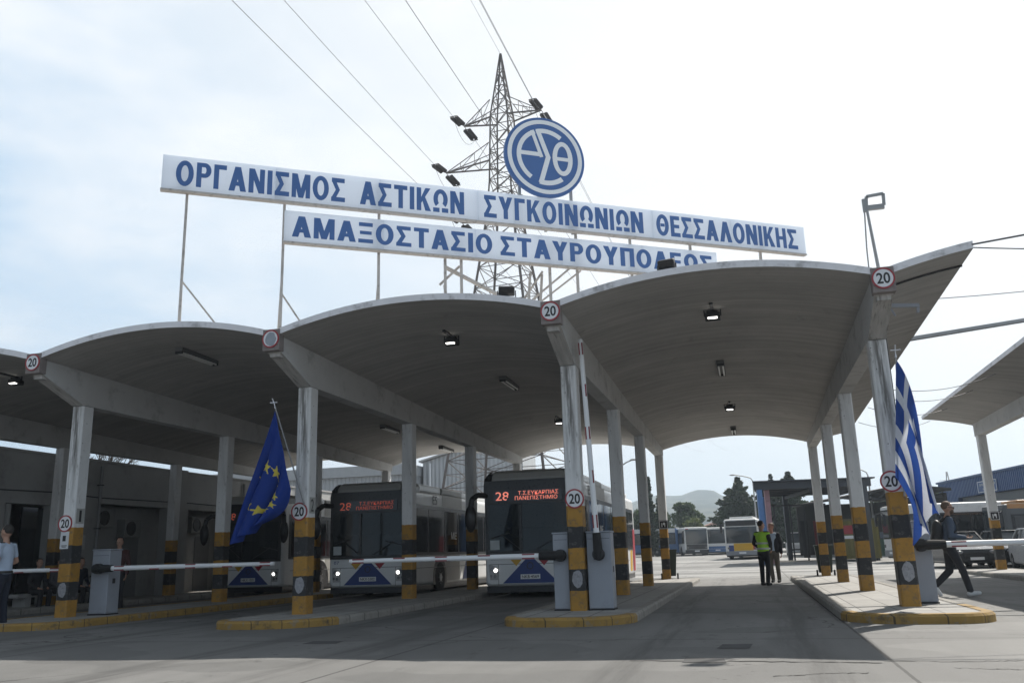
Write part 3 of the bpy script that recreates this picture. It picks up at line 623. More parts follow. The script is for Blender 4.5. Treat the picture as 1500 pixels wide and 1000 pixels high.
# conduit and bracket under the right wing
t = thing('ceiling_conduit', 'dark cable conduit across the underside of the right wing', 'conduit', (ROW[4]+.15, -.75, zv(ROW[4]+.15, -.75)))
m = MB(); m.path([(0, 0, -.02), (.4, .02, zv(ROW[4]+.55, -.75)-zv(ROW[4]+.15, -.75)-.02), (.8, .04, zv(ROW[4]+.95, -.73)-zv(ROW[4]+.15, -.75)-.02), (1.16, .06, zv(ROW[4]+1.31, -.7)-zv(ROW[4]+.15, -.75)-.02)], .018); m.build('pipe', m_dark, t)
t = thing('wall_bracket', 'grey steel bracket arm on the corbel below the right wing', 'bracket', (ROW[4]+.14, -.55, 4.82))
m = MB(); m.bar((0, 0, 0), (.5, .1, -.02), .06); m.bar((.05, 0, -.02), (.12, 0, -.18), .025); m.bar((.5, .1, 0), (.48, .1, -.14), .04); m.build('arm', m_gate, t)
# thin downpipe on column 4
MB().path([(.155, -.05, 4.4), (.155, -.05, 2.2)], .012).build('conduit', m_dark, cols[4, 0], loc=(0, 0, -.13))

# ---------------------------------------------------------------- barrier gates
def gate(x, y, w_, d_, ax, side, label, raised=False, L=3.6, group='barrier gates', hub_y=None):
    t = thing('barrier_gate', label, 'barrier', (x, y, KZ-.008), group=group)
    m = MB(); m.box(-w_/2, w_/2, -d_/2, d_/2, .03, 1.28); m.build('cabinet', m_gate, t, bevel=.012)
    m = MB(); m.box(-w_/2-.012, w_/2+.012, -d_/2-.012, d_/2+.012, 1.283, 1.31); m.build('lid', m_gate, t, bevel=.006)
    MB().box(-w_/2+.02, w_/2-.02, -d_/2-.003, -d_/2-.0005, 1.18, 1.186).build('door_gap', m_dark, t)
    MB().box(-w_/2-.01, w_/2+.01, -d_/2-.01, d_/2+.01, 0, .028).build('base_plate', m_dark, t)
    m = MB(); m.box(-.06, .06, -d_/2-.004, -d_/2-.001, .86, .875); m.box(w_/2+.001, w_/2+.006, -.05, .03, .62, .72); m.build('lock', m_dark, t)
    z = .92; yh = -d_/2-.09
    m = MB(); m.tube((0, -d_/2+.002, z), (0, yh-.05, z), .105, .10, 16); m.build('hub', m_black, t, bevel=.01)
    d = Vector((side, 0, 0)) if not raised else Vector((-.035, 0, 1)).normalized()
    o = Vector((0, yh, z)); e = o+d*.36
    MB().tube(o-d*.08, e, .085, .07, 12).build('sleeve', m_rubber, t)
    m = MB(); m.tube(e-d*.02, o+d*L, .05, .04, 14); arm = m.build('arm', m_white, t, smooth=False)
    pv = Vector((0, -1, 0)); uv = d.cross(pv).normalized()
    for q in range(5):
        a = .55+q*(L-.7)/4
        c = o+d*a; m = MB(); r_ = .05-.01*(a/L)
        for sgn in ((-1, 1) if q % 2 == 0 else (1,)):
            k = c+uv*sgn*(r_*.70)+pv*(r_*.72)
            m.bar(k-d*.11, k+d*.11, .022)
        m.build('reflector', PM('reflector_red', (.22, .03, .04), .4), t)
    m = MB(); m.tube(o+d*L, o+d*(L+.03), .041, .035, 12); m.build('tip_cap', m_white, t)
    return t
gate(-12.98, .62, .42, .36, 1, 1, 'grey barrier box with lowered white arm beside the column painted 1', L=4.0)
gate(-3.2, .12, .27, .34, -1, -1, 'grey barrier box left of its column, white arm lowered across the route bus', L=3.9)
gate(-2.53, .12, .42, .34, 1, 1, 'grey barrier box with its white arm raised upright', raised=True, L=3.75)
gate(2.66, .72, .32, .42, 1, 1, 'grey barrier box behind the striped flag, white arm lowered to the right', L=5.2)
gate(-18.1, .62, .42, .36, 1, 1, 'white barrier arm reaching in from the left edge behind the officer', L=4.25)

# ================================================================ depot building on the left
m_plast = PM('plaster_grey', (.36, .355, .345), .9, var=.15, s=.7, dirt=.35, bp=.1); m_door = PM('door_frame', (.35, .35, .34), .6, var=.1)
bd = thing('depot_building', 'long low plastered depot building along the left side of the station', 'building', (-19.2, 0, 0))
m = MB(); TOP = 4.22
for y0, y1, z0, z1 in ((-6, 4.15, 0, TOP), (4.15, 5.75, 2.83, TOP), (5.75, 7.75, 0, TOP), (7.75, 11.0, 2.98, TOP), (11.0, 12.2, 0, TOP), (12.2, 15.4, 2.98, TOP), (15.4, 26, 0, TOP)): m.box(-.3, 0, y0+.0005, y1-.0005, z0, z1)
m.box(-7, -.301, -6, 26, 3.9, 4.1); m.box(-7, -6.7, -6, 26, 0, 3.898); m.box(-6.69, -.31, -6, -5.8, 0, 3.898); m.box(-6.69, -.31, 25.8, 26, 0, 3.898)
m.build('wall', m_plast, bd)
MB().box(-.42, .05, -6, 26, TOP+.001, TOP+.07).build('coping', PM('coping', (.34, .33, .32), .8), bd)
m = MB(); m.box(-.9, -.85, 7.8, 15.3, 0, 2.97); m.build('inner_wall', m_plast, bd)
for y in (4.2, 5.65): MB().box(-.15, .06, y, y+.08, 0, 2.8).build('door_frame', m_door, bd)
MB().box(-.2, -.14, 4.9, 5.64, 0, 2.75).build('door', m_glass, bd)
for y, w_ in ((8.6, 1.0), (12.8, .9)):
    d_ = MB().box(-.845, -.82, y+1.1, y+1.1+w_, .0, 2.1).build('door', PM('steel_door', (.2, .2, .2), .5), bd); MB().box(-.815, -.78, y+1.2, y+1.24, 1.0, 1.14).build('handle', m_steel, d_)
def ac(y, z):
    o = MB().box(-.84, -.52, y-.4, y+.4, z, z+.58).build('air_conditioner', PM('ac_grey', (.24, .24, .23), .6, dirt=.3), bd, bevel=.015)
    ring_mesh(.19, .23, .02, face((-.52, y-.1, z+.29), (1, 0, 0))).build('fan_grille', m_dark, o); MB().prism([(.185*math.cos(.2618*i), .185*math.sin(.2618*i)) for i in range(24)], .006, face((-.52, y-.1, z+.29), (1, 0, 0))).build('fan_opening', m_black, o)
ac(8.7, 2.3); ac(10.0, 2.0); ac(13.6, 2.2)
for y in (11.6, 6.4): MB().box(.002, .18, y-.22, y+.22, 0, 4.3).build('pier', m_plast, bd)
m_pipe = PM('pipe_grey', (.22, .22, .22), .5)
for y in (3.2, 7.6, 15.6): o = MB().tube((.09, y, .1), (.09, y, 4.1), .05).build('downpipe', m_pipe, bd); [MB().box(.0, .15, y-.07, y+.07, z, z+.03).build('pipe_clip', m_dark, o) for z in (.8, 2.2, 3.5)]
m = MB(); m.path([(.03, -2, 3.2), (.03, 3.9, 3.16), (.03, 5.8, 3.2), (.03, 7.7, 3.14), (.03, 12.2, 3.2), (.03, 20, 3.15)], .018); m.build('wall_cable', m_dark, bd)
for y, z, w_, h_ in ((1.6, 1.5, .5, .7), (6.3, 1.7, .42, .3), (6.9, 1.6, .3, .42)): o = MB().box(.001, .02, y, y+w_, z, z+h_).build('notice_board', PM('notice_paper', (.5, .5, .48), .7), bd)
for y in (-3.5, -.6): o = MB().box(.001, .05, y, y+1.3, 1.1, 2.3).build('window_frame', m_door, bd); MB().box(.051, .056, y+.08, y+1.22, 1.18, 2.22).build('pane', m_glass, o)
# dry twigs showing in the gap above the parapet
t = thing('bare_tree', 'bare twiggy tree showing above the parapet of the left building', 'tree', (-24.0, 13.2, 0)); rr = random.Random(11)
m = MB(); m.tube((0, 0, 0), (.1, .1, 3.8), .16, .1); tr = m
tr.build('trunk', PM('dry_bark', (.07, .055, .045), .9), t); m = MB()
def twig(p, d, L, r, k):
    q = p+d*L; m.tube(p, q, r, r*.6, 5, False)
    if k:
        for _ in range(3): dd = (d+Vector((rr.uniform(-1, 1), rr.uniform(-1, 1), rr.uniform(-.3, .7)))*.8).normalized(); twig(p+d*L*rr.uniform(.5, 1), dd, L*rr.uniform(.5, .8), r*.6, k-1)
for _ in range(5): twig(Vector((.1, .1, 3.6)), Vector((rr.uniform(-.7, .7), rr.uniform(-1, 1), .8)).normalized(), 1.2, .05, 4)
m.build('crown', PM('dry_bark', (.07, .055, .045), .9), t)

# corrugated sheds behind the station
m_corr = corrugated('corrugated_sheet', (.50, .51, .52), .32); m_corr2 = corrugated('corrugated_sheet_side', (.42, .43, .44), .32)
sh = thing('corrugated_shed', 'tall grey corrugated shed with sloping roof edge behind the pylon', 'shed', (-22.9, 45.6, gz(45)))
m = MB(); prof = [(0, 0), (7.6, 0), (7.6, 9.6), (0, 7.7)]; T = Matrix(((1, 0, 0, 0), (0, 0, 1, 0), (0, 1, 0, 0), (0, 0, 0, 1)))
m.prism(prof, 4, T); m.build('wall', m_corr, sh)
m = MB()
for a, c in (((-.2, 7.68), (7.8, 9.68)),): m.add([(a[0], -.4, a[1]), (c[0], -.4, c[1]), (c[0], 4.3, c[1]), (a[0], 4.3, a[1]), (a[0], -.4, a[1]+.12), (c[0], -.4, c[1]+.12), (c[0], 4.3, c[1]+.12), (a[0], 4.3, a[1]+.12)], [(0, 3, 2, 1), (4, 5, 6, 7), (0, 1, 5, 4), (1, 2, 6, 5), (2, 3, 7, 6), (3, 0, 4, 7)])
m.build('roof', PM('shed_roof', (.45, .45, .45), .6), sh)
MB().tube((.6, -.12, 0), (.6, -.12, 7.6), .09).build('downpipe', m_white, sh)
sh = thing('corrugated_shed', 'lower grey corrugated shed with a pale eaves band behind the middle bus', 'shed', (-48, 43.6, gz(44)))
m = MB(); m.box(0, 24.9, 0, 25, 0, 6.7); m.build('wall', m_corr2, sh); m = MB(); m.box(-.2, 24.95, -.35, 25.3, 6.702, 7.45); m.build('eaves_band', PM('eaves_grey', (.40, .41, .42), .6), sh)

# ================================================================ electricity pylon and wires
py = thing('electricity_pylon', 'tall lattice electricity pylon behind the station roof', 'pylon', (-12.24, 31, gz(31)), R(-6))
LV = [(0, 6.9), (3.0, 6.05), (5.9, 5.3), (9.0, 4.45), (12.0, 3.7), (15.6, 2.8), (18.2, 2.1), (20.5, 1.55), (22.4, 1.32), (24.3, 1.22), (26.6, 1.1), (28.6, .6), (30.9, .04)]
def cor(z, a): return [Vector((sx*a/2, sy*a/2, z)) for sx, sy in ((-1, -1), (1, -1), (1, 1), (-1, 1))]
m = MB(); br = MB()
LV = [x for (a, c), (d, e) in zip(LV, LV[1:]) for x in ((a, c), ((a+d)/2, (c+e)/2))]+[LV[-1]]
for (z0, a0), (z1, a1) in zip(LV, LV[1:]):
    p, q = cor(z0, a0), cor(z1, a1)
    for i in range(4):
        j = (i+1) % 4; m.bar(p[i], q[i], .11 if z0 < 20 else .075); tk = .038
        if z1 < 30:
            br.bar(p[i], q[j], tk); br.bar(p[j], q[i], tk); br.bar(q[i], q[j], tk)
            if z0 < 14:
                mid = [(p[k]+q[k])/2 for k in (i, j)]; c_ = (p[i]+p[j]+q[i]+q[j])/4; br.bar(mid[0], c_, .028); br.bar(mid[1], c_, .028)
m.build('leg', m_pyl, py); br.build('lattice_brace', m_pyl, py)
ARMS = [(26.55, 2.5), (23.7, 3.75), (20.3, 2.75)]
m_ins = PM('insulator_brown', (.045, .035, .033), .35)
tips = []
for z, L in ARMS:
    for sd_ in (-1, 1):
        m = MB(); a = 1.1 if z > 25 else 1.3 if z > 22 else 1.6; tip = Vector((sd_*L, 0, z))
        lo = [Vector((sd_*a/2, s_*a/2, z-.05)) for s_ in (-1, 1)]; hi = [Vector((sd_*a/2, s_*a/2, z+1.1)) for s_ in (-1, 1)]
        for P in lo: m.bar(P, tip, .075)
        for P in hi: m.bar(P, tip, .04)
        for f_ in (.33, .66):
            u = [P.lerp(tip, f_) for P in lo]; v_ = [P.lerp(tip, f_) for P in hi]; m.bar(u[0], u[1], .03); m.bar(v_[0], u[0], .028); m.bar(v_[1], u[1], .028); m.bar(lo[0].lerp(tip, f_-.33), u[1], .028)
            m.bar(hi[0].lerp(tip, f_-.33), u[0], .025); m.bar(hi[1].lerp(tip, f_-.33), u[1], .025)
        m.build('cross_arm', m_pyl, py)
        for s_ in (-1, 1):
            m = MB(); e = tip+Vector((0, s_*.35, -.06)); dv = Vector((0, s_, -.07)).normalized()
            for o_ in (-.14, .14):
                b0 = e+Vector((o_, 0, 0)); TT = Matrix.Translation(b0) @ dv.to_track_quat('Z', 'Y').to_matrix().to_4x4()
                pr = [(.03, 0)]
                for k in range(9): pr += [(.05, .05+k*.13), (.125, .09+k*.13), (.05, .13+k*.13)]
                pr += [(.03, 1.3)]; m.lathe(pr, 10, TT)
            m.bar(e+Vector((-.2, 0, 0)), e+Vector((.2, 0, 0)), .04); m.bar(tip, e, .03); e2 = e+dv*1.32; m.bar(e2+Vector((-.2, 0, 0)), e2+Vector((.2, 0, 0)), .04)
            m.build('insulator_string', m_ins, py); tips.append((sd_, z, s_, e2))
TP = Matrix.Translation((-12.24, 31, gz(31))) @ Matrix.Rotation(R(-6), 4, 'Z')
m_wire = PM('wire_grey', (.10, .10, .105), .6)
def wire(name, label, cat, pts, r, group=None, mat=None):
    o = MB(); o.path(pts, r, 5); return tag(o.build(name, mat or m_wire), label, cat, group)
def sag(a, c, s_, n_=16): a, c = Vector(a), Vector(c); return [a.lerp(c, i/n_)+Vector((0, 0, -4*s_*(i/n_)*(1-i/n_))) for i in range(n_+1)]
lvl = {26.55: 'top', 23.7: 'middle', 20.3: 'lowest'}
for sd_, z, s_, e in tips:
    a = TP @ e
    wire('power_line', 'overhead power line from the %s %s arm of the pylon running %s' % (lvl[z], 'left' if sd_ < 0 else 'right', 'towards the camera' if s_ < 0 else 'away behind it'), 'power line',
         sag(a, (a.x+(0 if s_ < 0 else 6), a.y+s_*170, a.z+4), 3.2, 24), .012, 'power lines of the pylon')
a = TP @ Vector((0, 0, 30.9))
wire('power_line', 'thin earth wire from the pylon peak towards the camera', 'power line', sag(a, (a.x, -140, a.z+3), 3, 24), .009, 'power lines of the pylon')
for sd_ in (-1, 1):
    for z, L in ARMS:
        a = [TP @ e for s2, z2, s3, e in tips if s2 == sd_ and z2 == z]
        wire('jumper_cable', 'slack jumper cable hanging under the %s %s arm of the pylon' % (lvl[z], 'left' if sd_ < 0 else 'right'), 'cable', sag(a[0], a[1], .9, 10), .012, 'jumper cables')

# ================================================================ neighbouring canopy on the right
nc = thing('neighbour_canopy', 'second smaller concrete canopy at the right edge with striped columns', 'canopy', (0, 0, 0))
NX = 8.25
def znb(x, y): return 5.16+.40*(1-(2*(((x-NX)/S) % 1.0-.5))**2)+.008*(y-12)*0
vault('wing_roof', nc, NX-1.75, NX, 1.5, 19.6, znb, 10, 10, 'half vault reaching left from the column row'); vault('vault_roof', nc, NX, NX+S, 1.5, 19.6, znb, 16, 10)
MB().box(NX-.14, NX+.14, 1.9, 19.3, 4.74, 5.2).build('beam', m_beam, nc)
for y in (19.0, 13.2, 7.4): column(nc, NX, y, 4.76)
for y in (19.0, 13.2, 7.4): column(nc, NX+S, y, 4.76)
island(NX, 5.0, 20.0, 1.2, .6, .6, .3)
# small square pictogram signs on far columns
def picto(loc, label):
    t = thing('square_sign', label, 'sign', loc, group='small square column signs'); MB().box(-.15, .15, -.012, 0, -.15, .15).build('plate', m_black, t)
    m = MB()
    for a in ((-.14, .14, .125, .14), (-.14, .14, -.14, -.125), (-.14, -.125, -.125, .125), (.125, .14, -.125, .125)): m.box(a[0], a[1], -.016, -.0125, a[2], a[3])
    m.build('white_border', m_white, t); m = MB(); m.prism([(.045*math.cos(.52*i)+.02, .045*math.sin(.52*i)+.03) for i in range(12)], .003, face((0, -.0125, 0))); m.box(-.07, -.04, -.0155, -.0125, -.08, .06); m.box(.03, .06, -.0155, -.0125, -.08, .0); m.build('symbol', m_white, t)
picto((NX+.0, 19.0-.161, 1.93), 'small square black sign on the striped column of the right canopy'); picto((ROW[3]+.02, DY[3]-.161, 1.96), 'small square black sign on the farthest column left of the open lane')
# cables strung between the canopies
def cable(label, a, c, s_, r, name='overhead_cable'): return wire(name, label, 'cable', sag(a, c, s_, 14), r, 'cables between the canopies')
xe = ROW[4]+1.3
cable('thick cable from the tip of the right wing to the right edge', (xe, YF, zv(xe-.01, YF)+.06), (8.2, -.6, 6.15), .02, .016); cable('thin cable below the thick one at the right wing tip', (xe, YF+.05, zv(xe-.01, YF)+.03), (8.2, -.2, 5.45), .1, .01)
cable('thin cable from the wing edge towards the right canopy', (xe, 1.2, zv(xe-.01, 1.2)+.02), (8.6, 2.2, 5.75), .08, .008)
t = thing('cable_tray', 'perforated grey cable tray bridging from the right wing to the neighbouring canopy', 'cable tray', (xe-.02, 4.0, zv(xe-.02, 4.0)+.0))
m = MB(); e = Vector((NX-1.7-xe, 1.3, .52))
for s_ in (-.06, .06): m.bar(Vector((0, s_, 0)), e+Vector((0, s_, 0)), .02, .07)
for k in range(1, 30): p = e*(k/30); m.bar(p+Vector((0, -.06, -.02)), p+Vector((0, .06, -.02)), .05, .01)
m.build('tray', m_steel, t)
for k, (ya, yb, dz) in enumerate(((8.5, 9.5, -.5), (9.5, 12, -.55), (11.5, 15.5, -.35), (14, 18.5, -.45))):
    cable('slack thin cable %s between the two canopies' % ('nearest the camera', 'second from the camera', 'third from the camera', 'farthest from the camera')[k], (xe, ya, zv(xe-.01, ya)+dz*.3), (NX-1.7, yb, 5.3), .22, .009)

# ================================================================ buses
m_bw = PM('bus_white', (.74, .75, .75), .35, var=.05, s=1.2, dirt=.12, coat=.3); m_bbeige = PM('bus_beige', (.36, .355, .335), .4, var=.06, s=1.2, dirt=.15); m_bblack = PM('bus_black', (.016, .016, .018), .3, var=.2)
m_blue = PM('livery_blue', (.025, .055, .22), .45); m_yel = PM('livery_yellow', (.62, .36, .03), .45); m_lred = PM('livery_red', (.36, .025, .04), .45); m_hub = PM('wheel_rim', (.30, .30, .31), .35, .7)
m_led = EM('led_red', (1, .28, .2), .55); m_led2 = EM('led_dim', (1, .2, .12), .10); m_drl = EM('headlamp_lit', (1, .98, .92), 5); m_lens = PM('lamp_lens', (.25, .25, .26), .15, .4); m_wind = glass_mat('windscreen_glass', (.035, .042, .048), .05)
def loft(m, rings, close=True):
    n = len(rings[0]); b0 = len(m.v)
    for r in rings: m.v += r
    for k in range(len(rings)-1):
        for i in range(n): m.f.append((b0+k*n+i, b0+k*n+(i+1) % n, b0+(k+1)*n+(i+1) % n, b0+(k+1)*n+i)); m.m.append(m.k)
    if close:
        m.f.append(tuple(b0+i for i in range(n-1, -1, -1))); m.m.append(m.k); m.f.append(tuple(b0+(len(rings)-1)*n+i for i in range(n))); m.m.append(m.k)
def rrect(hw, z0, z1, r, y, k=4):
    P = []
    for cx_, cz, a0 in ((hw-r, z1-r, 0), (-hw+r, z1-r, 90), (-hw+r, z0+r, 180), (hw-r, z0+r, 270)):
        for i in range(k+1): t = R(a0+90*i/k); P.append((cx_+r*math.cos(t), y, cz+r*math.sin(t)))
    return P
def wheel(parent, x, y, r, sd_, wdt=.28):
    m = MB(); T = face((x, y, r), (sd_, 0, 0)); m.lathe([(r*.62, -wdt), (r*.9, -wdt), (r, -wdt*.8), (r, -.04), (r*.92, 0), (r*.62, 0)], 28, T); w_ = m.build('tyre', m_rubber, parent)
    m = MB(); m.lathe([(r*.615, -.05), (r*.60, -.005), (r*.55, -.02), (r*.3, -.035), (r*.25, .02), (r*.05, .025)], 24, T); m.build('rim', m_hub, w_)
    m = MB()
    for i in range(8): a = 2*math.pi*i/8; m.tube(T @ Vector((r*.38*math.cos(a), r*.38*math.sin(a), -.03)), T @ Vector((r*.38*math.cos(a), r*.38*math.sin(a), .012)), .018, n=6)
    m.build('wheel_nuts', m_steel, w_)
m_see = glass_mat('windscreen_clear', (.02, .025, .03), .03)
_n = m_see.node_tree; _t = _n.nodes.new('ShaderNodeBsdfTransparent'); _t.inputs[0].default_value = (.72, .80, .82, 1); _x = _n.nodes.new('ShaderNodeMixShader'); _x.inputs[0].default_value = .5
_n.links.new(_n.nodes['Principled BSDF'].outputs[0], _x.inputs[1]); _n.links.new(_t.outputs[0], _x.inputs[2]); _n.links.new(_x.outputs[0], _n.nodes['Material Output'].inputs[0])
m_int = PM('cabin_grey', (.30, .31, .32), .8); m_seat = PM('seat_blue_grey', (.07, .09, .14), .85); m_rail = PM('handrail_yellow', (.5, .33, .05), .4)
def carve(o, box, mat):
    k = MB().box(*box).build('cutter', mat, None); o.data.materials.append(mat); b = o.modifiers.new('b', 'BOOLEAN'); b.object = k; b.operation = 'DIFFERENCE'; b.solver = 'EXACT'
    try: b.material_mode = 'TRANSFER'
    except Exception: pass
    bpy.context.view_layer.update(); me = bpy.data.meshes.new_from_object(o.evaluated_get(bpy.context.evaluated_depsgraph_get())); nm = o.data.name; o.modifiers.clear(); o.data = me; me.name = nm; bpy.data.objects.remove(k)
def city_bus(label, x, y, plate, led, seed=0, route='28', l1='Τ.Σ.ΕΥΚΑΡΠΙΑΣ', l2='ΠΑΝΕΠΙΣΤΗΜΙΟ'):
    t = thing('city_bus', label, 'bus', (x, y, 0), group='electric buses waiting in the lanes'); HW, L = 1.25, 12.0
    m = MB(); loft(m, [rrect(HW*a, z0, z1, .12, yy) for yy, a, z0, z1 in ((0, .93, .36, 2.98), (.05, .965, .32, 3.0), (.16, .99, .28, 3.02), (.4, 1, .27, 3.03), (L-.3, 1, .27, 3.03), (L-.05, .985, .3, 3.0), (L, .95, .36, 2.96))])
    body = m.build('body', m_bw, t); bpy.context.view_layer.update(); carve(body, (-1.06, 1.06, -.5, 7.0, 1.0, 2.385), m_int)
    MB().box(-HW*.96, HW*.96, .1, L-.2, .14, .30).build('bumper_skirt', m_bblack, t)
    # windscreen: black surround, glass and divider
    def panel(nm, x0, x1, z0, z1, yb, yt, dep, mat, bow=.05, r=.06, par=t):
        m = MB(); n_ = 10
        def fn(u, v, o=0): xx = x0+(x1-x0)*u; q = (xx/HW); return (xx, (yb+(yt-yb)*v)+bow*q*q+o, z0+(z1-z0)*v)
        A = [[fn(i/n_, j/2) for i in range(n_+1)] for j in range(3)]; W = n_+1
        m.v = [p for r_ in A for p in r_]+[(p[0], p[1]+dep, p[2]) for r_ in A for p in r_]; O = 3*W
        for j in range(2):
            for i in range(n_): a = j*W+i; m.f += [(a, a+1, a+W+1, a+W), (O+a+W, O+a+W+1, O+a+1, O+a)]
        for i in range(n_): m.f += [(i+1, i, O+i, O+i+1), (2*W+i, 2*W+i+1, O+2*W+i+1, O+2*W+i)]
        for j in range(2): m.f += [(j*W, j*W+W, O+j*W+W, O+j*W), (j*W+n_+W, j*W+n_, O+j*W+n_, O+j*W+n_+W)]
        m.m = [0]*len(m.f); return m.build(nm, mat, par, smooth=False)
    panel('windscreen_surround', -1.17, 1.17, 1.10, 3.0, -.09, -.075, .16, m_bblack); sr = t.children[-1]; bpy.context.view_layer.update(); carve(sr, (-1.07, 1.07, -.6, .6, 1.19, 2.37), m_bblack)
    ws = panel('windscreen', -1.08, 1.08, 1.18, 2.38, -.105, -.088, .012, m_see)
    ds = panel('destination_display', -.93, .93, 2.44, 2.74, -.105, -.1, .03, PM('display_glass', (.05, .055, .065), .2), bow=.045)
    lm = m_led if seed == 2 else m_led2
    text_mesh(route, 'route_number', lm, w=.36, h=.22, off=.0, depth=.003, parent=ds, T=face((-.68, -.092, 2.59)))
    text_mesh(l1, 'destination_text', lm, w=1.08, h=.10, off=.002, depth=.003, parent=ds, T=face((.30, -.109, 2.655), (0, -1, .05))); text_mesh(l2, 'destination_text', lm, w=1.14, h=.10, off=.002, depth=.003, parent=ds, T=face((.24, -.11, 2.525), (0, -1, .05)))
    MB().box(-.235, -.165, -.125, -.07, 1.2, 2.36).build('windscreen_divider', m_bblack, ws)
    for xa, xb, za, zb in ((-.2, -.75, 1.2, 1.62), (.2, .85, 1.2, 1.55)):
        m = MB(); m.bar((xa, -.13, za), (xb, -.115, zb), .018); m.bar((xb-.25*(1 if xb > 0 else -1), -.13, zb+.02), (xb+.25*(1 if xb > 0 else -1), -.12, zb-.1), .022); m.build('wiper', m_black, ws)
    MB().box(-1.03, -.78, -.075, -.07, 1.22, 1.46).build('notice_card', PM('card_grey', (.5, .54, .55), .7), ws, loc=(0, -.035, 0))
    MB().box(-1.05, 1.05, .08, .62, 1.002, 1.22).build('dashboard', m_dark, t, bevel=.03)
    ring_mesh(.19, .225, .03, face((.55, .72, 1.42), (0, .55, .8)), 24).build('steering_wheel', m_black, t)
    m = MB(); m.box(.30, .80, 1.15, 1.28, 1.05, 1.95); m.box(.40, .70, 1.14, 1.25, 1.97, 2.2); m.build('driver_seat', m_seat, t, bevel=.04)
    m = MB(); m.box(.05, .09, .7, 1.6, 1.01, 2.1); m.box(.05, 1.05, 1.6, 1.64, 1.01, 2.25); m.build('cab_partition', m_int, t)
    for xx, yy in ((-.35, 1.3), (.0, 2.6), (-.4, 3.4), (.1, 4.4)): MB().tube((xx, yy, 1.01), (xx, yy, 2.37), .018).build('handrail', m_rail, t)
    for xx, yy in ((-.75, 2.4), (.7, 3.2), (-.75, 3.5), (.7, 4.4), (-.75, 4.6), (.7, 5.5)): m = MB(); m.box(xx-.22, xx+.22, yy, yy+.09, 1.01, 1.75); m.build('passenger_seat', m_seat, t, bevel=.03)
    MB().box(-.9, -.5, .5, .52, 2.12, 2.34).build('interior_mirror', m_black, t)
    # roof front cap and pods
    m = MB(); loft(m, [rrect(hw, 2.90, z1, .11, yy) for yy, hw, z1 in ((.0, .99, 3.06), (.06, 1.0, 3.2), (.25, 1.02, 3.28), (.9, 1.02, 3.28))]); m.build('roof_cap', m_bbeige, t)
    for s_ in (-1, 1):
        m = MB(); loft(m, [[(s_*a, yy, zz) for a, zz in ((1.03, 2.7), (1.215, 2.7), (1.215, zt-.12), (1.10, zt), (1.03, zt))] for yy, zt in ((.0, 3.0), (.1, 3.2), (.3, 3.27), (1.0, 3.27))]); m.build('roof_corner', m_bblack, t)
    m = MB(); m.box(-1.1, 1.1, 1.05, 3.2, 3.031, 3.27); m.build('roof_pod', m_bw, t, bevel=.05)
    m = MB(); m.box(-1.12, 1.12, 3.25, 5.3, 3.031, 3.25); m.build('roof_pod', m_bbeige, t, bevel=.05); m = MB(); m.box(-1.1, 1.1, 5.35, 11.3, 3.031, 3.24); m.build('roof_pod', m_bw, t, bevel=.05)
    # front livery
    def tri(nm, P, mat, o): m = MB(); m.prism(P, .004, face((0, o, 0))); m.build(nm, mat, body)
    tri('blue_triangle', [(-.74, .37), (.74, .37), (.0, 1.08)], m_blue, -.002); tri('yellow_triangle', [(-.62, 1.07), (-.12, 1.07), (-.37, .80)], m_yel, -.002); tri('red_triangle', [(.12, 1.07), (.62, 1.07), (.37, .80)], m_lred, -.002)
    m = MB(); m.box(-1.1, 1.1, -.003, .0, .845, .857); m.box(-.86, -.85, -.003, .0, .34, .84); m.box(.85, .86, -.003, .0, .34, .84); m.build('panel_gap', m_bblack, body)
    ring_mesh(.07, .09, .006, face((0, -.0065, .80)), 20).build('badge', m_bblack, body)
    text_mesh('07', 'fleet_number', m_blue, h=.085, depth=.003, parent=body, T=face((-.98, -.001, 1.0)), w=.16)
    pl_ = MB().box(-.26, .26, -.012, .004, .47, .59).build('licence_plate', m_white, t); text_mesh(plate, 'plate_text', m_black, w=.45, h=.075, off=.01, depth=.002, parent=pl_, T=face((0, -.0125, .53)))
    for s_ in (-1, 1):
        m = MB(); m.prism([(s_*.84, .46), (s_*1.08, .46), (s_*1.12, .86), (s_*.9, .80)] if s_ > 0 else [(s_*.9, .80), (s_*1.12, .86), (s_*1.08, .46), (s_*.84, .46)], .006, face((0, -.001, 0))); hl = m.build('headlamp_cluster', PM('cluster_grey', (.40, .40, .40), .3), t)
        for dx, dz, r_, mm in ((.93, .70, .045, m_drl), (1.02, .73, .05, m_lens), (.95, .55, .045, m_lens), (1.05, .56, .035, m_lens)): MB().tube((s_*dx, .012, dz), (s_*dx, -.016, dz), r_, r_, 14).build('headlamp', mm, hl)
    # mirrors on swan-neck arms
    for s_ in (-1, 1):
        m = MB(); P = [(s_*1.1, .05, 2.62), (s_*1.32, -.2, 2.64), (s_*1.44, -.34, 2.52), (s_*1.47, -.38, 2.3)]; m.path(P, .075, 8); ar = m.build('mirror_arm', m_bblack, t); m = MB(); m.ell((s_*1.47, -.38, 2.03), (.16, .12, .36)); m.build('mirror_head', m_bblack, ar, smooth=True)
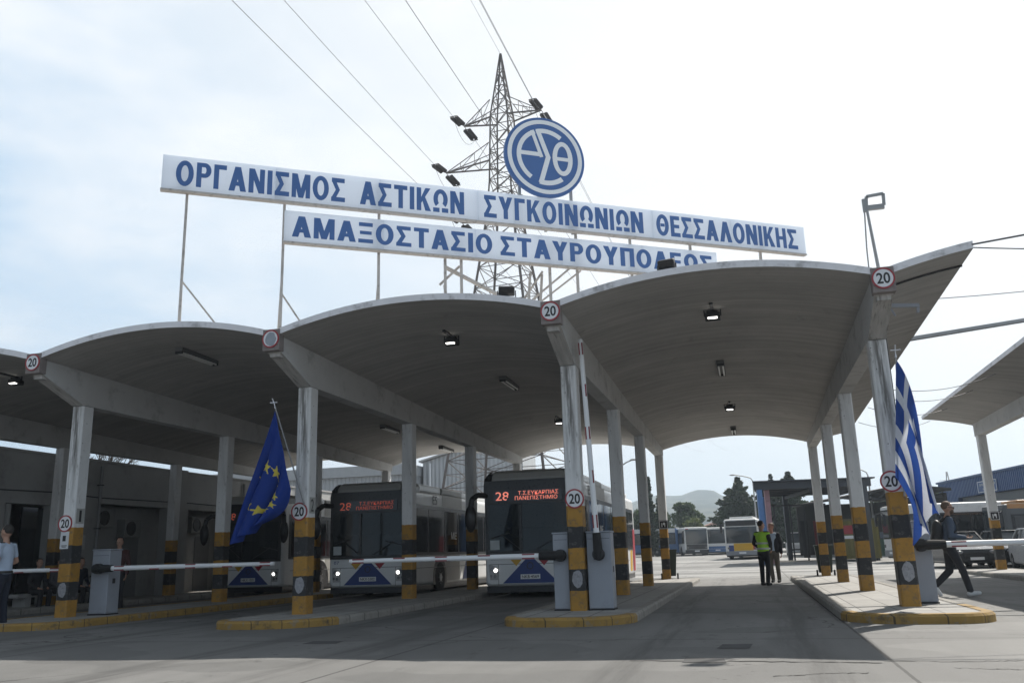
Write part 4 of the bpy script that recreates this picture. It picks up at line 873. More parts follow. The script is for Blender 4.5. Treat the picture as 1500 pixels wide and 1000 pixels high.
    # sides: dark glass band, panes, doors, wheels
    for s_ in (-1, 1):
        X_ = s_*HW
        def sbox(nm, y0, y1, z0, z1, o, mat, par=t, bv=0): m = MB(); a, c = sorted((X_+s_*.001, X_+s_*o)); m.box(a, c, y0, y1, z0, z1); return m.build(nm, mat, par, bevel=bv)
        band = sbox('side_glazing', .35, L-.5, 1.16, 2.62, .008, m_bblack)
        edges = [.45, 1.6, 3.05, 4.5, 5.95, 7.4, 8.85, 10.3, 11.4]
        for k, (a, c) in enumerate(zip(edges, edges[1:])): sbox('side_window', a+.05, c-.05, 1.24, 2.5, .013, m_glass, band)
        if s_ < 0:
            for a in (.5, 5.0, 9.2):
                for q in (0, 1): dr = sbox('door', a+q*.62, a+q*.62+.58, .34, 2.46, .02, m_bblack, t); sbox('door_glass', a+q*.62+.07, a+q*.62+.51, .5, 2.38, .026, m_glass, dr)
        sbox('beige_panel', 2.9, 4.9, 2.64, 3.0, .006, m_bbeige); sbox('black_pillar', 3.0, 4.6, .36, 1.15, .005, m_bbeige)
        for yw, tri_ in ((2.65, None), (8.7, None)):
            m = MB(); m.prism([(.62*math.cos(math.pi*i/14), .62*math.sin(math.pi*i/14)) for i in range(15)]+[(-.62, -.2), (.62, -.2)], .006, face((X_+s_*.001, yw, .48), (s_, 0, 0))); m.build('wheel_arch', m_bblack, t); wheel(t, X_+s_*.012, yw, .48, s_)
        m = MB(); pts = [(4.9, .36), (6.3, .36), (5.9, 1.12), (5.4, 1.12)]; m.prism([(p[0]*s_, p[1]) for p in (pts if s_ > 0 else pts[::-1])], .005, face((X_, 0, 0), (s_, 0, 0))); m.build('blue_stripe', m_blue, body)
        for nm, a, mat in (('yellow_stripe', 10.2, m_yel), ('red_stripe', 11.0, m_lred)):
            m = MB(); pts = [(a, .4), (a+.55, .4), (a+.75, 1.9 if 'red' in nm else 1.14), (a+.2, 1.9 if 'red' in nm else 1.14)]; m.prism([(p[0]*s_, p[1]) for p in (pts if s_ > 0 else pts[::-1])], .005 if 'y' == nm[0] else .0165, face((X_, 0, 0), (s_, 0, 0))); m.build(nm, mat, body)
        m = MB(); m.box(*sorted((X_+s_*.001, X_+s_*.012)), .5, 10.0, .78, .80); m.box(*sorted((X_+s_*.001, X_+s_*.012)), .4, L-.5, 1.142, 1.156); m.build('trim_strip', m_steel, t)
    text_mesh('ΜΕ', 'window_lettering', m_white, h=.22, w=.55, depth=.003, parent=t, T=face((HW+.014, 4.0, 1.75), (1, 0, 0))); text_mesh('E5', 'window_lettering', PM('number_grey', (.12, .13, .14), .5), h=.26, w=.4, depth=.003, parent=t, T=face((HW+.0085, 2.2, 2.8), (1, 0, 0)))
    MB().box(-1.05, 1.05, L+.001, L+.02, 1.6, 2.6).build('rear_window', m_glass, t)
    for s_ in (-1, 1):
        MB().box(s_*1.08-.07, s_*1.08+.07, L-.005, L+.02, .75, 1.4).build('tail_lamp', m_lred, t)
    return t
city_bus('white electric bus with the brightest route display, beside the raised barrier arm', -5.56, 7.3, 'NKB·4569', 1, 2)
city_bus('white electric bus with a dim route display, right of the starry flag', -10.68, 8.6, 'NKX·5302', 1, 1)
city_bus('white electric bus half hidden by the blue starry flag', -16.1, 11.2, 'NKX·1021', 1, 1)

def plain_bus(name, label, cat, x, y, rz, L, HW, H, c_body, c_low, front, roofc=None, seat=None, group=None):
    """older bus or coach; local front faces -y"""
    t = thing(name, label, cat, (x, y, gz(y)), rz, group)
    m = MB(); loft(m, [rrect(HW*a, z0, z1, .14, yy) for yy, a, z0, z1 in ((0, .95, .42, H-.06), (.12, .985, .36, H-.02), (.35, 1, .34, H), (L-.3, 1, .34, H), (L, .96, .4, H-.05))]); body = m.build('body', c_body, t)
    MB().box(-HW*.97, HW*.97, -.03, .1, .3, .62).build('bumper', c_low, t, bevel=.03); MB().box(-HW*.95, HW*.95, .12, L-.15, .2, .36).build('underside', m_bblack, t)
    zt = H-.55 if front.get('disp') else H-.18
    MB().box(-HW*.9, HW*.9, -.012, .05, 1.2, zt-.04).build('windscreen', m_wind, t)
    if front.get('disp'): MB().box(-HW*.88, HW*.88, -.015, .05, zt+.02, H-.14).build('destination_display', m_bblack, t)
    for nm, x0, x1, z0, z1, mat in front.get('dec', ()): MB().box(x0, x1, -.006, .02, z0, z1).build(nm, mat, t)
    for s_ in (-1, 1):
        X_ = s_*HW; bnd = MB().box(*sorted((X_+s_*.001, X_+s_*.01)), .3, L-.3, 1.25, H-.5).build('side_glazing', m_bblack, t)
        k = int((L-.8)/1.5)
        for i in range(k): a = .4+i*(L-.8)/k; MB().box(*sorted((X_+s_*.0105, X_+s_*.016)), a+.05, a+(L-.8)/k-.05, 1.32, H-.58).build('side_window', m_glass, bnd)
        for nm, y0, y1, z0, z1, mat in front.get('side', ()): MB().box(*sorted((X_+s_*.001, X_+s_*.02)), y0, y1, z0, z1).build(nm, mat, t)
        for yw in (2.4, L-2.9): m = MB(); m.prism([(.58*math.cos(math.pi*i/12), .58*math.sin(math.pi*i/12)) for i in range(13)]+[(-.58, -.15), (.58, -.15)], .008, face((X_+s_*.012, yw, .46), (s_, 0, 0))); m.build('wheel_arch', m_bblack, t); wheel(t, X_+s_*.022, yw, .46, s_)
        MB().tube((s_*HW*.78, -.035, .84), (s_*HW*.78, .0, .84), .09, .09, 12).build('headlamp', m_lens, t)
        m = MB(); m.bar((s_*HW*.92, .0, H-.3), (s_*(HW+.17), -.22, H-.42), .05); m.box(s_*(HW+.17)-.09, s_*(HW+.17)+.09, -.3, -.18, H-1.05, H-.4); m.build('mirror', m_bblack, t)
    if roofc: m = MB(); m.box(-HW*.7, HW*.7, .8, 3.0, H+.001, H+.17); m.build('roof_unit', roofc, t, bevel=.05)
    MB().box(-.26, .26, -.036, -.02, .42, .54).build('licence_plate', m_white, t)
    return t
m_bgrey = PM('bumper_grey', (.25, .26, .28), .5); m_oldw = PM('old_white', (.66, .66, .65), .4, dirt=.2); m_oblue = PM('old_blue', (.05, .13, .30), .45, dirt=.2)
plain_bus('yard_bus', 'white bus with yellow front panel facing the camera in the sunny yard', 'bus', -.66, 54.6, R(-6), 11.5, 1.27, 3.0, m_oldw, m_bgrey,
    dict(disp=1, dec=(('yellow_panel', -.62, .80, .64, 1.18, m_yel), ('red_panel', .802, 1.12, .7, 1.18, m_lred), ('blue_panel', -1.0, -.622, .62, 1.05, m_blue))), m_oldw)
g_ = 'buses parked along the back of the yard'
plain_bus('yard_bus', 'dark blue bus parked side on behind the wheeled bin', 'bus', -7.7, 85.6, R(90), 11.5, 1.25, 2.95, m_oblue, m_oblue, dict(side=(('white_roof_band', .3, 11.2, 2.5, 2.93, m_oldw),)), group=g_)
plain_bus('yard_bus', 'white bus with a yellow headboard beside the dark blue bus', 'bus', -5.55, 81.2, R(14), 11, 1.25, 2.95, m_oldw, m_black, dict(dec=(('yellow_headboard', -1.0, 1.0, 2.2, 2.72, m_yel), ('red_corner', -1.1, -.8, 2.3, 2.8, m_lred), ('dark_lower', -1.1, 1.1, .65, 1.18, m_bblack))), group=g_)
plain_bus('yard_bus', 'white bus with blue skirt at the back of the yard, beside the yellow-fronted bus', 'bus', -3.5, 83.8, R(4), 11, 1.3, 2.9, m_oldw, m_oblue, dict(dec=(('blue_skirt', -1.2, 1.2, .64, .9, m_oblue),)), group=g_)
plain_bus('yard_bus', 'bus with red and yellow side bands seen between the far left columns', 'bus', -21.5, 82.4, R(90), 11.8, 1.25, 2.95, m_oblue, m_oblue, dict(side=(('red_roof_band', 0.3, 6.6, 2.5, 2.93, m_lred), ('yellow_roof_band', 6.62, 11.6, 2.5, 2.93, m_yel), ('yellow_panel', 8.2, 10.2, .5, 1.6, m_yel))), group=g_)
m_dgrey = PM('coach_grey', (.10, .105, .11), .4); m_or = PM('coach_orange', (.45, .22, .08), .45)
plain_bus('coach', 'long white-roofed coach side on behind the walking man', 'bus', 7.2, 36.2, R(-83), 11.0, 1.25, 2.95, m_oldw, m_bgrey, dict(side=(('dark_flank', .3, 10.7, .5, 1.22, m_dgrey),)))
plain_bus('coach', 'dark coach with an orange roof at the right edge', 'bus', 11.3, 31.8, R(-82), 9.6, 1.25, 2.65, m_dgrey, m_dgrey, dict(side=(('orange_roof_band', .2, 11.3, 2.42, 2.64, m_or),)), m_or)

# ================================================================ flags
def star(cx_, cy_, r): return [(cx_+r*(1 if i % 2 == 0 else .38)*math.sin(math.pi*i/5), cy_+r*(1 if i % 2 == 0 else .38)*math.cos(math.pi*i/5)) for i in range(10)]
def inpoly(x, y, P):
    c = False; n_ = len(P)
    for i in range(n_):
        (x0, y0), (x1, y1) = P[i], P[i-1]
        if (y0 > y) != (y1 > y) and x < (x1-x0)*(y-y0)/(y1-y0)+x0: c = not c
    return c
def flagpole(t, foot, head):
    foot, head = Vector(foot), Vector(head); d = (head-foot).normalized()
    MB().tube(foot, head, .016, .012, 10).build('pole', m_steel, t)
    m = MB(); c = head+d*.02; r_ = Vector((1, 0, 0)); m.tube(head, c+d*.03, .02, .01, 8); m.bar(c, c+d*.16, .016, .012); m.bar(c+d*.095-r_*.06, c+d*.095+r_*.06, .012, .016)
    for q in (c+d*.165, c+d*.095-r_*.065, c+d*.095+r_*.065): m.ell(tuple(q), (.016,)*3, n=8, m=6)
    m.build('cross_finial', PM('finial_silver', (.6, .6, .62), .3, .6), t)
m_eub = cloth('flag_blue', (.018, .055, .30), .35); m_euy = cloth('flag_yellow', (.72, .60, .10), .25); m_grb = cloth('flag_greek_blue', (.028, .075, .30), .38); m_grw = cloth('flag_white', (.60, .63, .70), .38)
fx, fy = ROW[2]-.06, -.6
t = thing('hanging_flag', 'dark blue flag with yellow stars hanging from a leaning pole on the column painted 2', 'flag', (fx, fy, 2.2), group='flags on the columns')
o0 = Vector((fx, fy, 2.2)); L = lambda x, z, y=fy: Vector((x, y, z))-o0
flagpole(t, (ROW[2]+.0+.08-fx, .42, -.1), L(-8.495, 3.90))
hw_ = [Vector(star(0, 0, 1)[0])]
stars = [star(.5+.24*math.sin(2*math.pi*i/12)*.62, .5+.24*1.35*math.cos(2*math.pi*i/12)*.75, .062) for i in range(12)]
stars = [[(.5+(x-.5), .5+(y-.5)) for x, y in s_] for s_ in stars]
top, bot = L(-8.50, 3.86), L(-8.12, 2.36); fe0, fe1 = L(-9.24, 1.40), L(-8.72, 1.72)
def eu(u, v):
    h = top.lerp(bot, v); e = fe0.lerp(fe1, v); p = h.lerp(e, u)
    p.z -= .30*u*(1-u)*v; p.x += .12*math.sin(math.pi*u)*v*v
    k = .20*min(1, u*1.6+.05); ph = 14.0*v-1.6*u-.4; p.y += k*math.sin(ph)*(.5+.5*v)-.05*u; p.x += .6*k*math.cos(ph)*(.35+.65*math.sin(math.pi*min(1, v*1.05))); return p
def eum(u, v):
    x, y = u, 1-v
    return 1 if any(inpoly(x*1.5, y, [(a*1.5, c) for a, c in s_]) for s_ in eus) else 0
eus = []
for i in range(12):
    a = 2*math.pi*i/12; cx_, cy_ = .48+.33/1.5*math.sin(a), .5+.33*math.cos(a); eus.append([(cx_+p[0]/1.5, cy_+p[1]) for p in star(0, 0, .095)])
m = MB(); m.grid(eu, 110, 90, eum); m.build('cloth', [m_eub, m_euy], t, smooth=True, fix=False)
fx, fy = ROW[4]+.16, -.5
t = thing('hanging_flag', 'blue and white striped flag hanging on the column nearest the right barrier', 'flag', (fx, fy, 1.9), group='flags on the columns'); o0 = Vector((fx, fy, 1.9))
L = lambda x, z, y=fy: Vector((x, y, z))-o0
flagpole(t, (ROW[4]+.1-fx, .34, -.1), L(2.50, 3.97))
top, bot = L(2.50, 3.93), L(2.26, 2.08); fe0, fe1 = L(2.78, 1.62), L(2.46, 1.08)
def gr(u, v):
    h = top.lerp(bot, v); e = fe0.lerp(fe1, v); p = h.lerp(e, u)
    p.x += .10*math.sin(math.pi*u**.8)*(1-.4*v); p.z += .10*math.sin(2*math.pi*u)*(1-v)
    k = .115*min(1, u*1.6+.06); ph = 11.5*v+3.2*u+.3; p.y += k*math.sin(ph)-.04*u; p.x += .85*k*math.cos(ph)*(.25+.75*u); p.z += .05*u*math.sin(2*ph); return p
def grm(u, v):
    s_ = int(v*9); x, y = u*1.5, v                       # flag is 3 by 2
    if v < 5/9 and x < 5/9: return 1 if (abs(x-2.5/9) < .5/9 or abs(y-2.5/9) < .5/9) else 0
    return s_ % 2
m = MB(); m.grid(gr, 90, 99, grm); m.build('cloth', [m_grb, m_grw], t, smooth=True, fix=False)

# ================================================================ people
def blob(name, prims, mat, parent, voxel=.016, it=5, keep=None):
    m = MB()
    for p in prims:
        if p[0] == 'c': m.cap(p[1], p[2], p[3], p[4], 14)
        elif p[0] == 'e': m.ell(p[1], p[2], p[3] if len(p) > 3 else None, 16, 12)
        elif p[0] == 'm': m.add(p[1], p[2])
    o = m.build(name, mat, None); a = o.modifiers.new('r', 'REMESH'); a.mode = 'VOXEL'; a.voxel_size = voxel
    if it: s_ = o.modifiers.new('s', 'SMOOTH'); s_.iterations = it; s_.factor = .5
    bpy.context.view_layer.update(); me = bpy.data.meshes.new_from_object(o.evaluated_get(bpy.context.evaluated_depsgraph_get()))
    bpy.data.objects.remove(o); me.name = name
    me.polygons.foreach_set('use_smooth', [True]*len(me.polygons))
    r = bpy.data.objects.new(name, me); col.objects.link(r); r.parent = parent; return r
m_skin = PM('skin', (.42, .24, .17), .55, var=.08, s=8); m_eye = PM('eye_dark', (.02, .015, .012), .2); m_shoe = PM('shoe_black', (.02, .02, .02), .5)
def hand_prims(wr, d, pn, side):
    """palm ellipsoid joined to the wrist; fingers are returned as separate tapered chains"""
    d = Vector(d).normalized(); pn = Vector(pn); pn = (pn-d*pn.dot(d)).normalized(); s_ = d.cross(pn)*side
    Tm = Matrix.Translation(Vector(wr)+d*.05) @ Matrix((s_, pn, d)).transposed().to_4x4()
    palm = ('e', (0, 0, 0), (.040, .016, .052), Tm); F = []
    for k, (o_, ln) in enumerate(((.030, .066), (.010, .076), (-.010, .070), (-.028, .054))):
        b0 = Vector(wr)+d*.085+s_*o_; p1 = b0+d*ln*.45+pn*.006; p2 = p1+(d*.75+pn*.66)*ln*.32; p3 = p2+(d*.35+pn*.94)*ln*.25; F.append([(b0, .0095), (p1, .0088), (p2, .008), (p3, .0065)])
    b0 = Vector(wr)+d*.035+s_*.034; p1 = b0+(d*.6+s_*.75).normalized()*.032; p2 = p1+(d*.85+s_*.25+pn*.3).normalized()*.028; F.append([(b0, .012), (p1, .0105), (p2, .008)])
    return palm, F
def person(label, loc, rz, h, J, shirt, trous, shoe, hairc, sleeve='long', extras=(), hair='short', seat=False, look=0.0, skin=None, cat='person'):
    t = thing('person', label, cat, loc, rz); s = h/1.8; t.scale = (s, s, s); skin = skin or m_skin
    D = dict(hip=(0, 0, .93), chest=(0, 0, 1.30), neck=(0, -.005, 1.50), head=(0, -.02, 1.68), shl=(.185, .0, 1.44), shr=(-.185, 0, 1.44), ell=(.235, .04, 1.15), elr=(-.235, .04, 1.15), wrl=(.235, -.06, .91), wrr=(-.235, -.06, .91),
        hpl=(.09, 0, .91), hpr=(-.09, 0, .91), knl=(.10, -.02, .50), knr=(-.10, -.02, .50), anl=(.105, .02, .085), anr=(-.105, .02, .085), fl=(0, -1, 0), fr=(0, -1, 0), belly=0.0)
    D.update(J); V = {k: Vector(v) for k, v in D.items() if isinstance(v, tuple)}
    hd = V['head']; RH = Matrix.Translation(hd) @ Matrix.Rotation(look, 4, 'Z')
    P = [('e', tuple(V['hip']), (.15, .105, .13)), ('c', V['hip']+Vector((0, 0, .05)), V['chest'], .115, .125), ('e', tuple(V['chest']+Vector((0, 0, .02))), (.165, .115, .17)), ('c', V['shl'], V['shr'], .055, .055), ('c', V['chest']+Vector((0, .01, .12)), V['neck'], .08, .06), ('c', V['neck'], hd-Vector((0, 0, .06)), .052, .05),
         ('e', (0, .012, .02), (.078, .098, .108), RH), ('e', (0, -.028, -.045), (.055, .062, .072), RH), ('e', (0, -.098, -.018), (.013, .02, .026), RH), ('e', (0, -.078, -.068), (.028, .014, .011), RH), ('e', (.076, .01, -.012), (.012, .022, .032), RH), ('e', (-.076, .01, -.012), (.012, .022, .032), RH), ('e', (0, -.075, .018), (.055, .016, .012), RH)]
    if D['belly']: P.append(('e', tuple(V['hip'].lerp(V['chest'], .45)+Vector((0, -.05, 0))), (.15, .12+D['belly'], .15)))
    fing = []
    for k, sd_ in (('l', 1), ('r', -1)):
        P += [('c', V['sh'+k], V['el'+k], .05, .04), ('c', V['el'+k], V['wr'+k], .040, .026), ('c', V['hp'+k], V['kn'+k], .085, .055), ('c', V['kn'+k], V['an'+k], .056, .038)]
        dd = V['wr'+k]-V['el'+k]; pn = D.get('pn'+k, (-sd_, -.3, 0)); palm, F = hand_prims(V['wr'+k], dd, pn, sd_); P.append(palm); fing += F
        f_ = V['f'+k].normalized(); P.append(('c', V['an'+k]-Vector((0, 0, .03))-f_*.02, V['an'+k]-Vector((0, 0, .05))+f_*.13, .04, .032))
    body = blob('body', P, skin, t)
    m = MB()
    for ch in fing:
        for (a, ra), (c, rb) in zip(ch, ch[1:]): m.cap(a, c, ra, rb, 8)
    bm = bmesh.new(); bm.from_mesh(body.data); tmp = m.mesh('t', skin); bm.from_mesh(tmp); bm.to_mesh(body.data); bm.free(); body.data.polygons.foreach_set('use_smooth', [True]*len(body.data.polygons))
    for s_ in (-1, 1): MB().ell((s_*.032, -.088, .0), (.013, .006, .008), RH, 8, 6).build('eye', m_eye, t)
    MB().ell((0, -.0905, -.068), (.024, .005, .004), RH, 8, 6).build('mouth', PM('lips', (.25, .10, .09), .5), t)
    m = MB(); m.ell((0, .022, .042), (.088, .104, .098), RH, 16, 10)
    # trim the hair so that the face stays free
    hm = m.build('hair', hairc, t, smooth=True); RI = RH.inverted(); bm = bmesh.new(); bm.from_mesh(hm.data); dele = []
    for v in bm.verts:
        q = RI @ v.co
        if q.y < -.045 and q.z < .075 or (q.y < .0 and q.z < .02) or q.z < -.045: dele.append(v)
    bmesh.ops.delete(bm, geom=dele, context='VERTS'); bm.to_mesh(hm.data); bm.free()
    # clothing grown from the same skeleton
    S_ = [('e', tuple(V['hip']+Vector((0, 0, .06))), (.168, .125, .12)), ('c', V['hip']+Vector((0, 0, .08)), V['chest'], .135, .142), ('e', tuple(V['chest']+Vector((0, 0, .02))), (.185, .132, .185)), ('c', V['shl'], V['shr'], .07, .07)]
    if D['belly']: S_.append(('e', tuple(V['hip'].lerp(V['chest'], .45)+Vector((0, -.05, 0))), (.165, .135+D['belly'], .17)))
    for k in 'lr':
        S_.append(('c', V['sh'+k], V['sh'+k].lerp(V['el'+k], 1 if sleeve == 'long' else .62), .067, .056))
        if sleeve == 'long': S_.append(('c', V['el'+k], V['el'+k].lerp(V['wr'+k], .93), .055, .042))
    if sleeve != 'none': blob('shirt', S_, shirt, t)
    B = [('e', tuple(V['hip']-Vector((0, 0, .01))), (.166, .128, .115))]
    for k in 'lr': B += [('c', V['hp'+k], V['kn'+k], .100, .072), ('c', V['kn'+k], V['kn'+k].lerp(V['an'+k], .95), .072, .062)]
    blob('trousers', B, trous, t)
    for k in 'lr':
        f_ = V['f'+k].normalized(); a = V['an'+k]-Vector((0, 0, .035))-f_*.03; c = V['an'+k]-Vector((0, 0, .045))+f_*.15
        blob('shoe', [('c', a, c, .05, .04), ('c', V['an'+k], a, .048, .05)], shoe, t, .014, 3)
    return t, RH, V
m_navy = PM('cloth_navy', (.012, .017, .032), .85, var=.15, s=6); m_dkt = PM('cloth_dark', (.018, .018, .022), .85, var=.2, s=6); m_lblue = PM('cloth_lightblue', (.42, .50, .62), .8, var=.08, s=5); m_khaki = PM('cloth_khaki', (.13, .115, .095), .85, var=.15, s=5)
m_hv = PM('hivis_green', (.42, .78, .06), .7, var=.08, s=5); m_refl = PM('reflective_strip', (.62, .64, .62), .35, var=.05); m_hairb = PM('hair_dark', (.025, .02, .016), .7, var=.4, s=30); m_hairg = PM('hair_grey_brown', (.13, .085, .06), .7, var=.4, s=30)
# officer at the left edge, facing left
t, RH, V = person('police officer in a light blue short-sleeved shirt standing at the left edge', (-13.50, -1.50, 0), R(-82), 1.88, dict(ell=(.25, .05, 1.17), wrl=(.14, -.16, 1.03), elr=(-.25, .05, 1.17), wrr=(-.12, -.18, 1.02), pnl=(0, -.3, -1), pnr=(0, -.3, -1), belly=.03), m_lblue, m_navy, m_shoe, m_hairb, 'short')
MB().box(.246, .25, -.035, .035, 1.22, 1.32).build('shoulder_badge', m_navy, t, loc=(.005, .01, .04)); m = MB(); m.lathe([(.172, 0), (.174, .045)], 24, Matrix.Translation((0, 0, .965)) @ Matrix.Scale(.78, 4, (0, 1, 0))); m.build('belt', m_shoe, t); m = MB(); m.box(.1, .2, -.05, .05, 1.492, 1.507); m.box(-.2, -.1, -.05, .05, 1.492, 1.507); m.build('epaulettes', m_navy, t)
# man in a high visibility vest, seen from behind and the side
t, RH, V = person('man in a bright green high visibility vest standing in the open lane', (.33, 12.45, 0), R(148), 1.86, dict(wrl=(.17, -.2, .98), ell=(.27, .03, 1.17), elr=(-.27, .03, 1.17), wrr=(-.14, -.2, .98), anl=(.12, -.02, .085), anr=(-.10, .06, .085), belly=.05), m_dkt, m_dkt, m_shoe, m_hairb, 'long', look=R(-30))
vs = blob('safety_vest', [('e', tuple(V['hip']+Vector((0, 0, .06))), (.178, .14, .13)), ('c', V['hip']+Vector((0, 0, .08)), V['chest'], .15, .155), ('e', tuple(V['chest']+Vector((0, 0, .02))), (.20, .148, .195)), ('c', V['shl']*.99, V['shr']*.99, .079, .079), ('e', (0, -.05, 1.1), (.18, .19, .18))], m_hv, t)
for z in (1.02, 1.17): m = MB(); m.lathe([(.205, -.025), (.207, .025)], 28, Matrix.Translation((0, -.012, z)) @ Matrix.Scale(.92, 4, (0, 1, 0))); m.build('reflective_strip', m_refl, vs, smooth=True)
# man in a dark suit jacket facing the camera
t, RH, V = person('man in an open dark jacket and khaki trousers facing the camera beside the green vest', (.66, 14.6, 0), R(-14), 1.84, dict(wrl=(.26, -.08, .88), wrr=(-.24, -.10, .90), anl=(.12, -.04, .085), anr=(-.09, .05, .085)), m_lblue, m_khaki, m_shoe, m_hairg, 'long', look=R(-25), skin=PM('skin_ruddy', (.45, .22, .15), .55, var=.08, s=8))
J_ = []
for k, sd_ in (('l', 1), ('r', -1)):
    J_ += [('c', V['sh'+k], V['el'+k], .078, .066), ('c', V['el'+k], V['el'+k].lerp(V['wr'+k], .95), .065, .052), ('e', (sd_*.105, .015, 1.12), (.10, .145, .36)), ('c', (sd_*.13, 0, 1.42), (sd_*.05, .04, 1.47), .075, .07)]
blob('jacket', J_+[('e', (0, .07, 1.15), (.17, .09, .38))], m_dkt, t)
# walking man with a backpack looking at his phone
t, RH, V = person('bearded walking man in navy jacket with backpack and phone, behind the lowered right arm', (3.98, 4.95, 0), R(90), 1.90, dict(hip=(0, .03, .92), hpl=(.09, .03, .9), hpr=(-.09, .03, .9), chest=(0, -.02, 1.30), shl=(.18, -.01, 1.44), shr=(-.18, -.01, 1.44),
    knr=(-.10, -.13, .50), anr=(-.10, -.22, .085), knl=(.10, .06, .48), anl=(.10, .36, .20), fl=(0, -.6, -1), ell=(.24, .02, 1.14), wrl=(.12, -.24, 1.12), elr=(-.24, .02, 1.14), wrr=(-.10, -.27, 1.10), pnl=(0, -.2, 1), pnr=(0, -.2, 1), head=(0, -.045, 1.675), fr=(0, -1, .15)),
    PM('jacket_blue_grey', (.065, .09, .135), .8, var=.15, s=6), m_dkt, PM('shoe_white', (.62, .62, .62), .5), m_hairg, 'long')
blob('backpack', [('e', (0, .20, 1.22), (.15, .11, .24)), ('e', (0, .26, 1.1), (.12, .08, .13))], m_black, t)
m = MB()
for s_ in (-1, 1): m.path([(s_*.10, .12, 1.42), (s_*.115, .0, 1.525), (s_*.115, -.12, 1.42), (s_*.12, -.14, 1.25), (s_*.14, .05, 1.08)], .018, 6)
m.build('strap', m_black, t); m = MB(); m.ell((0, -.045, -.072), (.06, .056, .058), RH, 14, 10); m.build('beard', m_hairg, t, smooth=True)
m = MB(); m.box(-.072, .072, -.103, -.096, -.014, .016, RH); m.bar(RH @ Vector((.074, -.1, .008)), RH @ Vector((.08, .01, .01)), .008); m.bar(RH @ Vector((-.074, -.1, .008)), RH @ Vector((-.08, .01, .01)), .008); m.build('sunglasses', m_glass, t)
m = MB(); m.box(-.036, .036, -.005, .005, -.072, .072, Matrix.Translation((.02, -.37, 1.15)) @ Matrix.Rotation(R(-58), 4, 'X')); m.build('phone', m_black, t, bevel=.003)
MB().ell((0, -.118, 1.30), (.05, .03, .12)).build('shirt_front', m_grw, t, smooth=True)
# people sitting in the shade on the left
bn = thing('concrete_bench', 'low concrete ledge in the shade behind the column painted 1', 'bench', (-18.6, 5.6, 0)); MB().box(-.25, .25, -1.6, 1.6, .36, .45).build('seat', m_plast, bn)
for y in (-1.2, 0, 1.2): MB().box(-.2, .2, y-.1, y+.1, 0, .359).build('support', m_plast, bn)
sitJ = dict(hip=(0, .0, .52), chest=(0, -.06, .90), neck=(0, -.08, 1.09), head=(0, -.12, 1.26), shl=(.185, -.07, 1.03), shr=(-.185, -.07, 1.03), ell=(.24, -.08, .76), elr=(-.24, -.08, .76), wrl=(.16, -.30, .62), wrr=(-.14, -.3, .62), hpl=(.09, -.02, .51), hpr=(-.09, -.02, .51), knl=(.13, -.44, .50), knr=(-.13, -.44, .50), anl=(.13, -.42, .085), anr=(-.12, -.40, .085))
for k, (y, lab, sh_) in enumerate(((4.6, 'seated person in dark clothes in the shade, nearest the officer', m_dkt), (5.35, 'seated person in grey clothes in the shade, middle of three', PM('cloth_grey', (.09, .09, .10), .85)), (6.15, 'seated person in navy clothes in the shade, beside the striped column', m_navy))):
    person(lab, (-18.42, y, 0), R(80), 1.75, sitJ, sh_, m_dkt, m_shoe, m_hairb, 'long', seat=True)
person('person in a dark reddish top standing behind the grey barrier box on the left', (-14.75, 3.2, 0), R(15), 1.76, {}, PM('cloth_dark_red', (.06, .018, .018), .85), m_dkt, m_shoe, m_hairb, 'long')

# ================================================================ small things in the yard
def bin_(loc, rz, label):
    t = thing('wheeled_bin', label, 'bin', loc, rz, 'wheeled bins by the far columns'); mg = PM('bin_dark_green', (.03, .045, .035), .5)
    m = MB(); loft(m, [[(-a, -c, z), (a, -c, z), (a, c, z), (-a, c, z)] for a, c, z in ((.21, .22, .1), (.28, .30, .95))]); m.build('bin_body', mg, t, bevel=.015)
    m = MB(); m.box(-.30, .30, -.32, .34, .952, 1.0); m.bar((-.24, .36, .93), (.24, .36, .93), .03); m.build('lid', mg, t, bevel=.012)
    for s_ in (-1, 1): m = MB(); m.tube((s_*.245, .26, .10), (s_*.30, .26, .10), .1, .1, 16); m.build('wheel', m_rubber, t)
bin_((-2.84, 16.62, KZ-.01), R(185), 'dark wheeled bin behind the farthest column left of the open lane'); bin_((ROW[4]+.02, 16.66, KZ-.01), R(178), 'dark wheeled bin behind the farthest column of the right row')
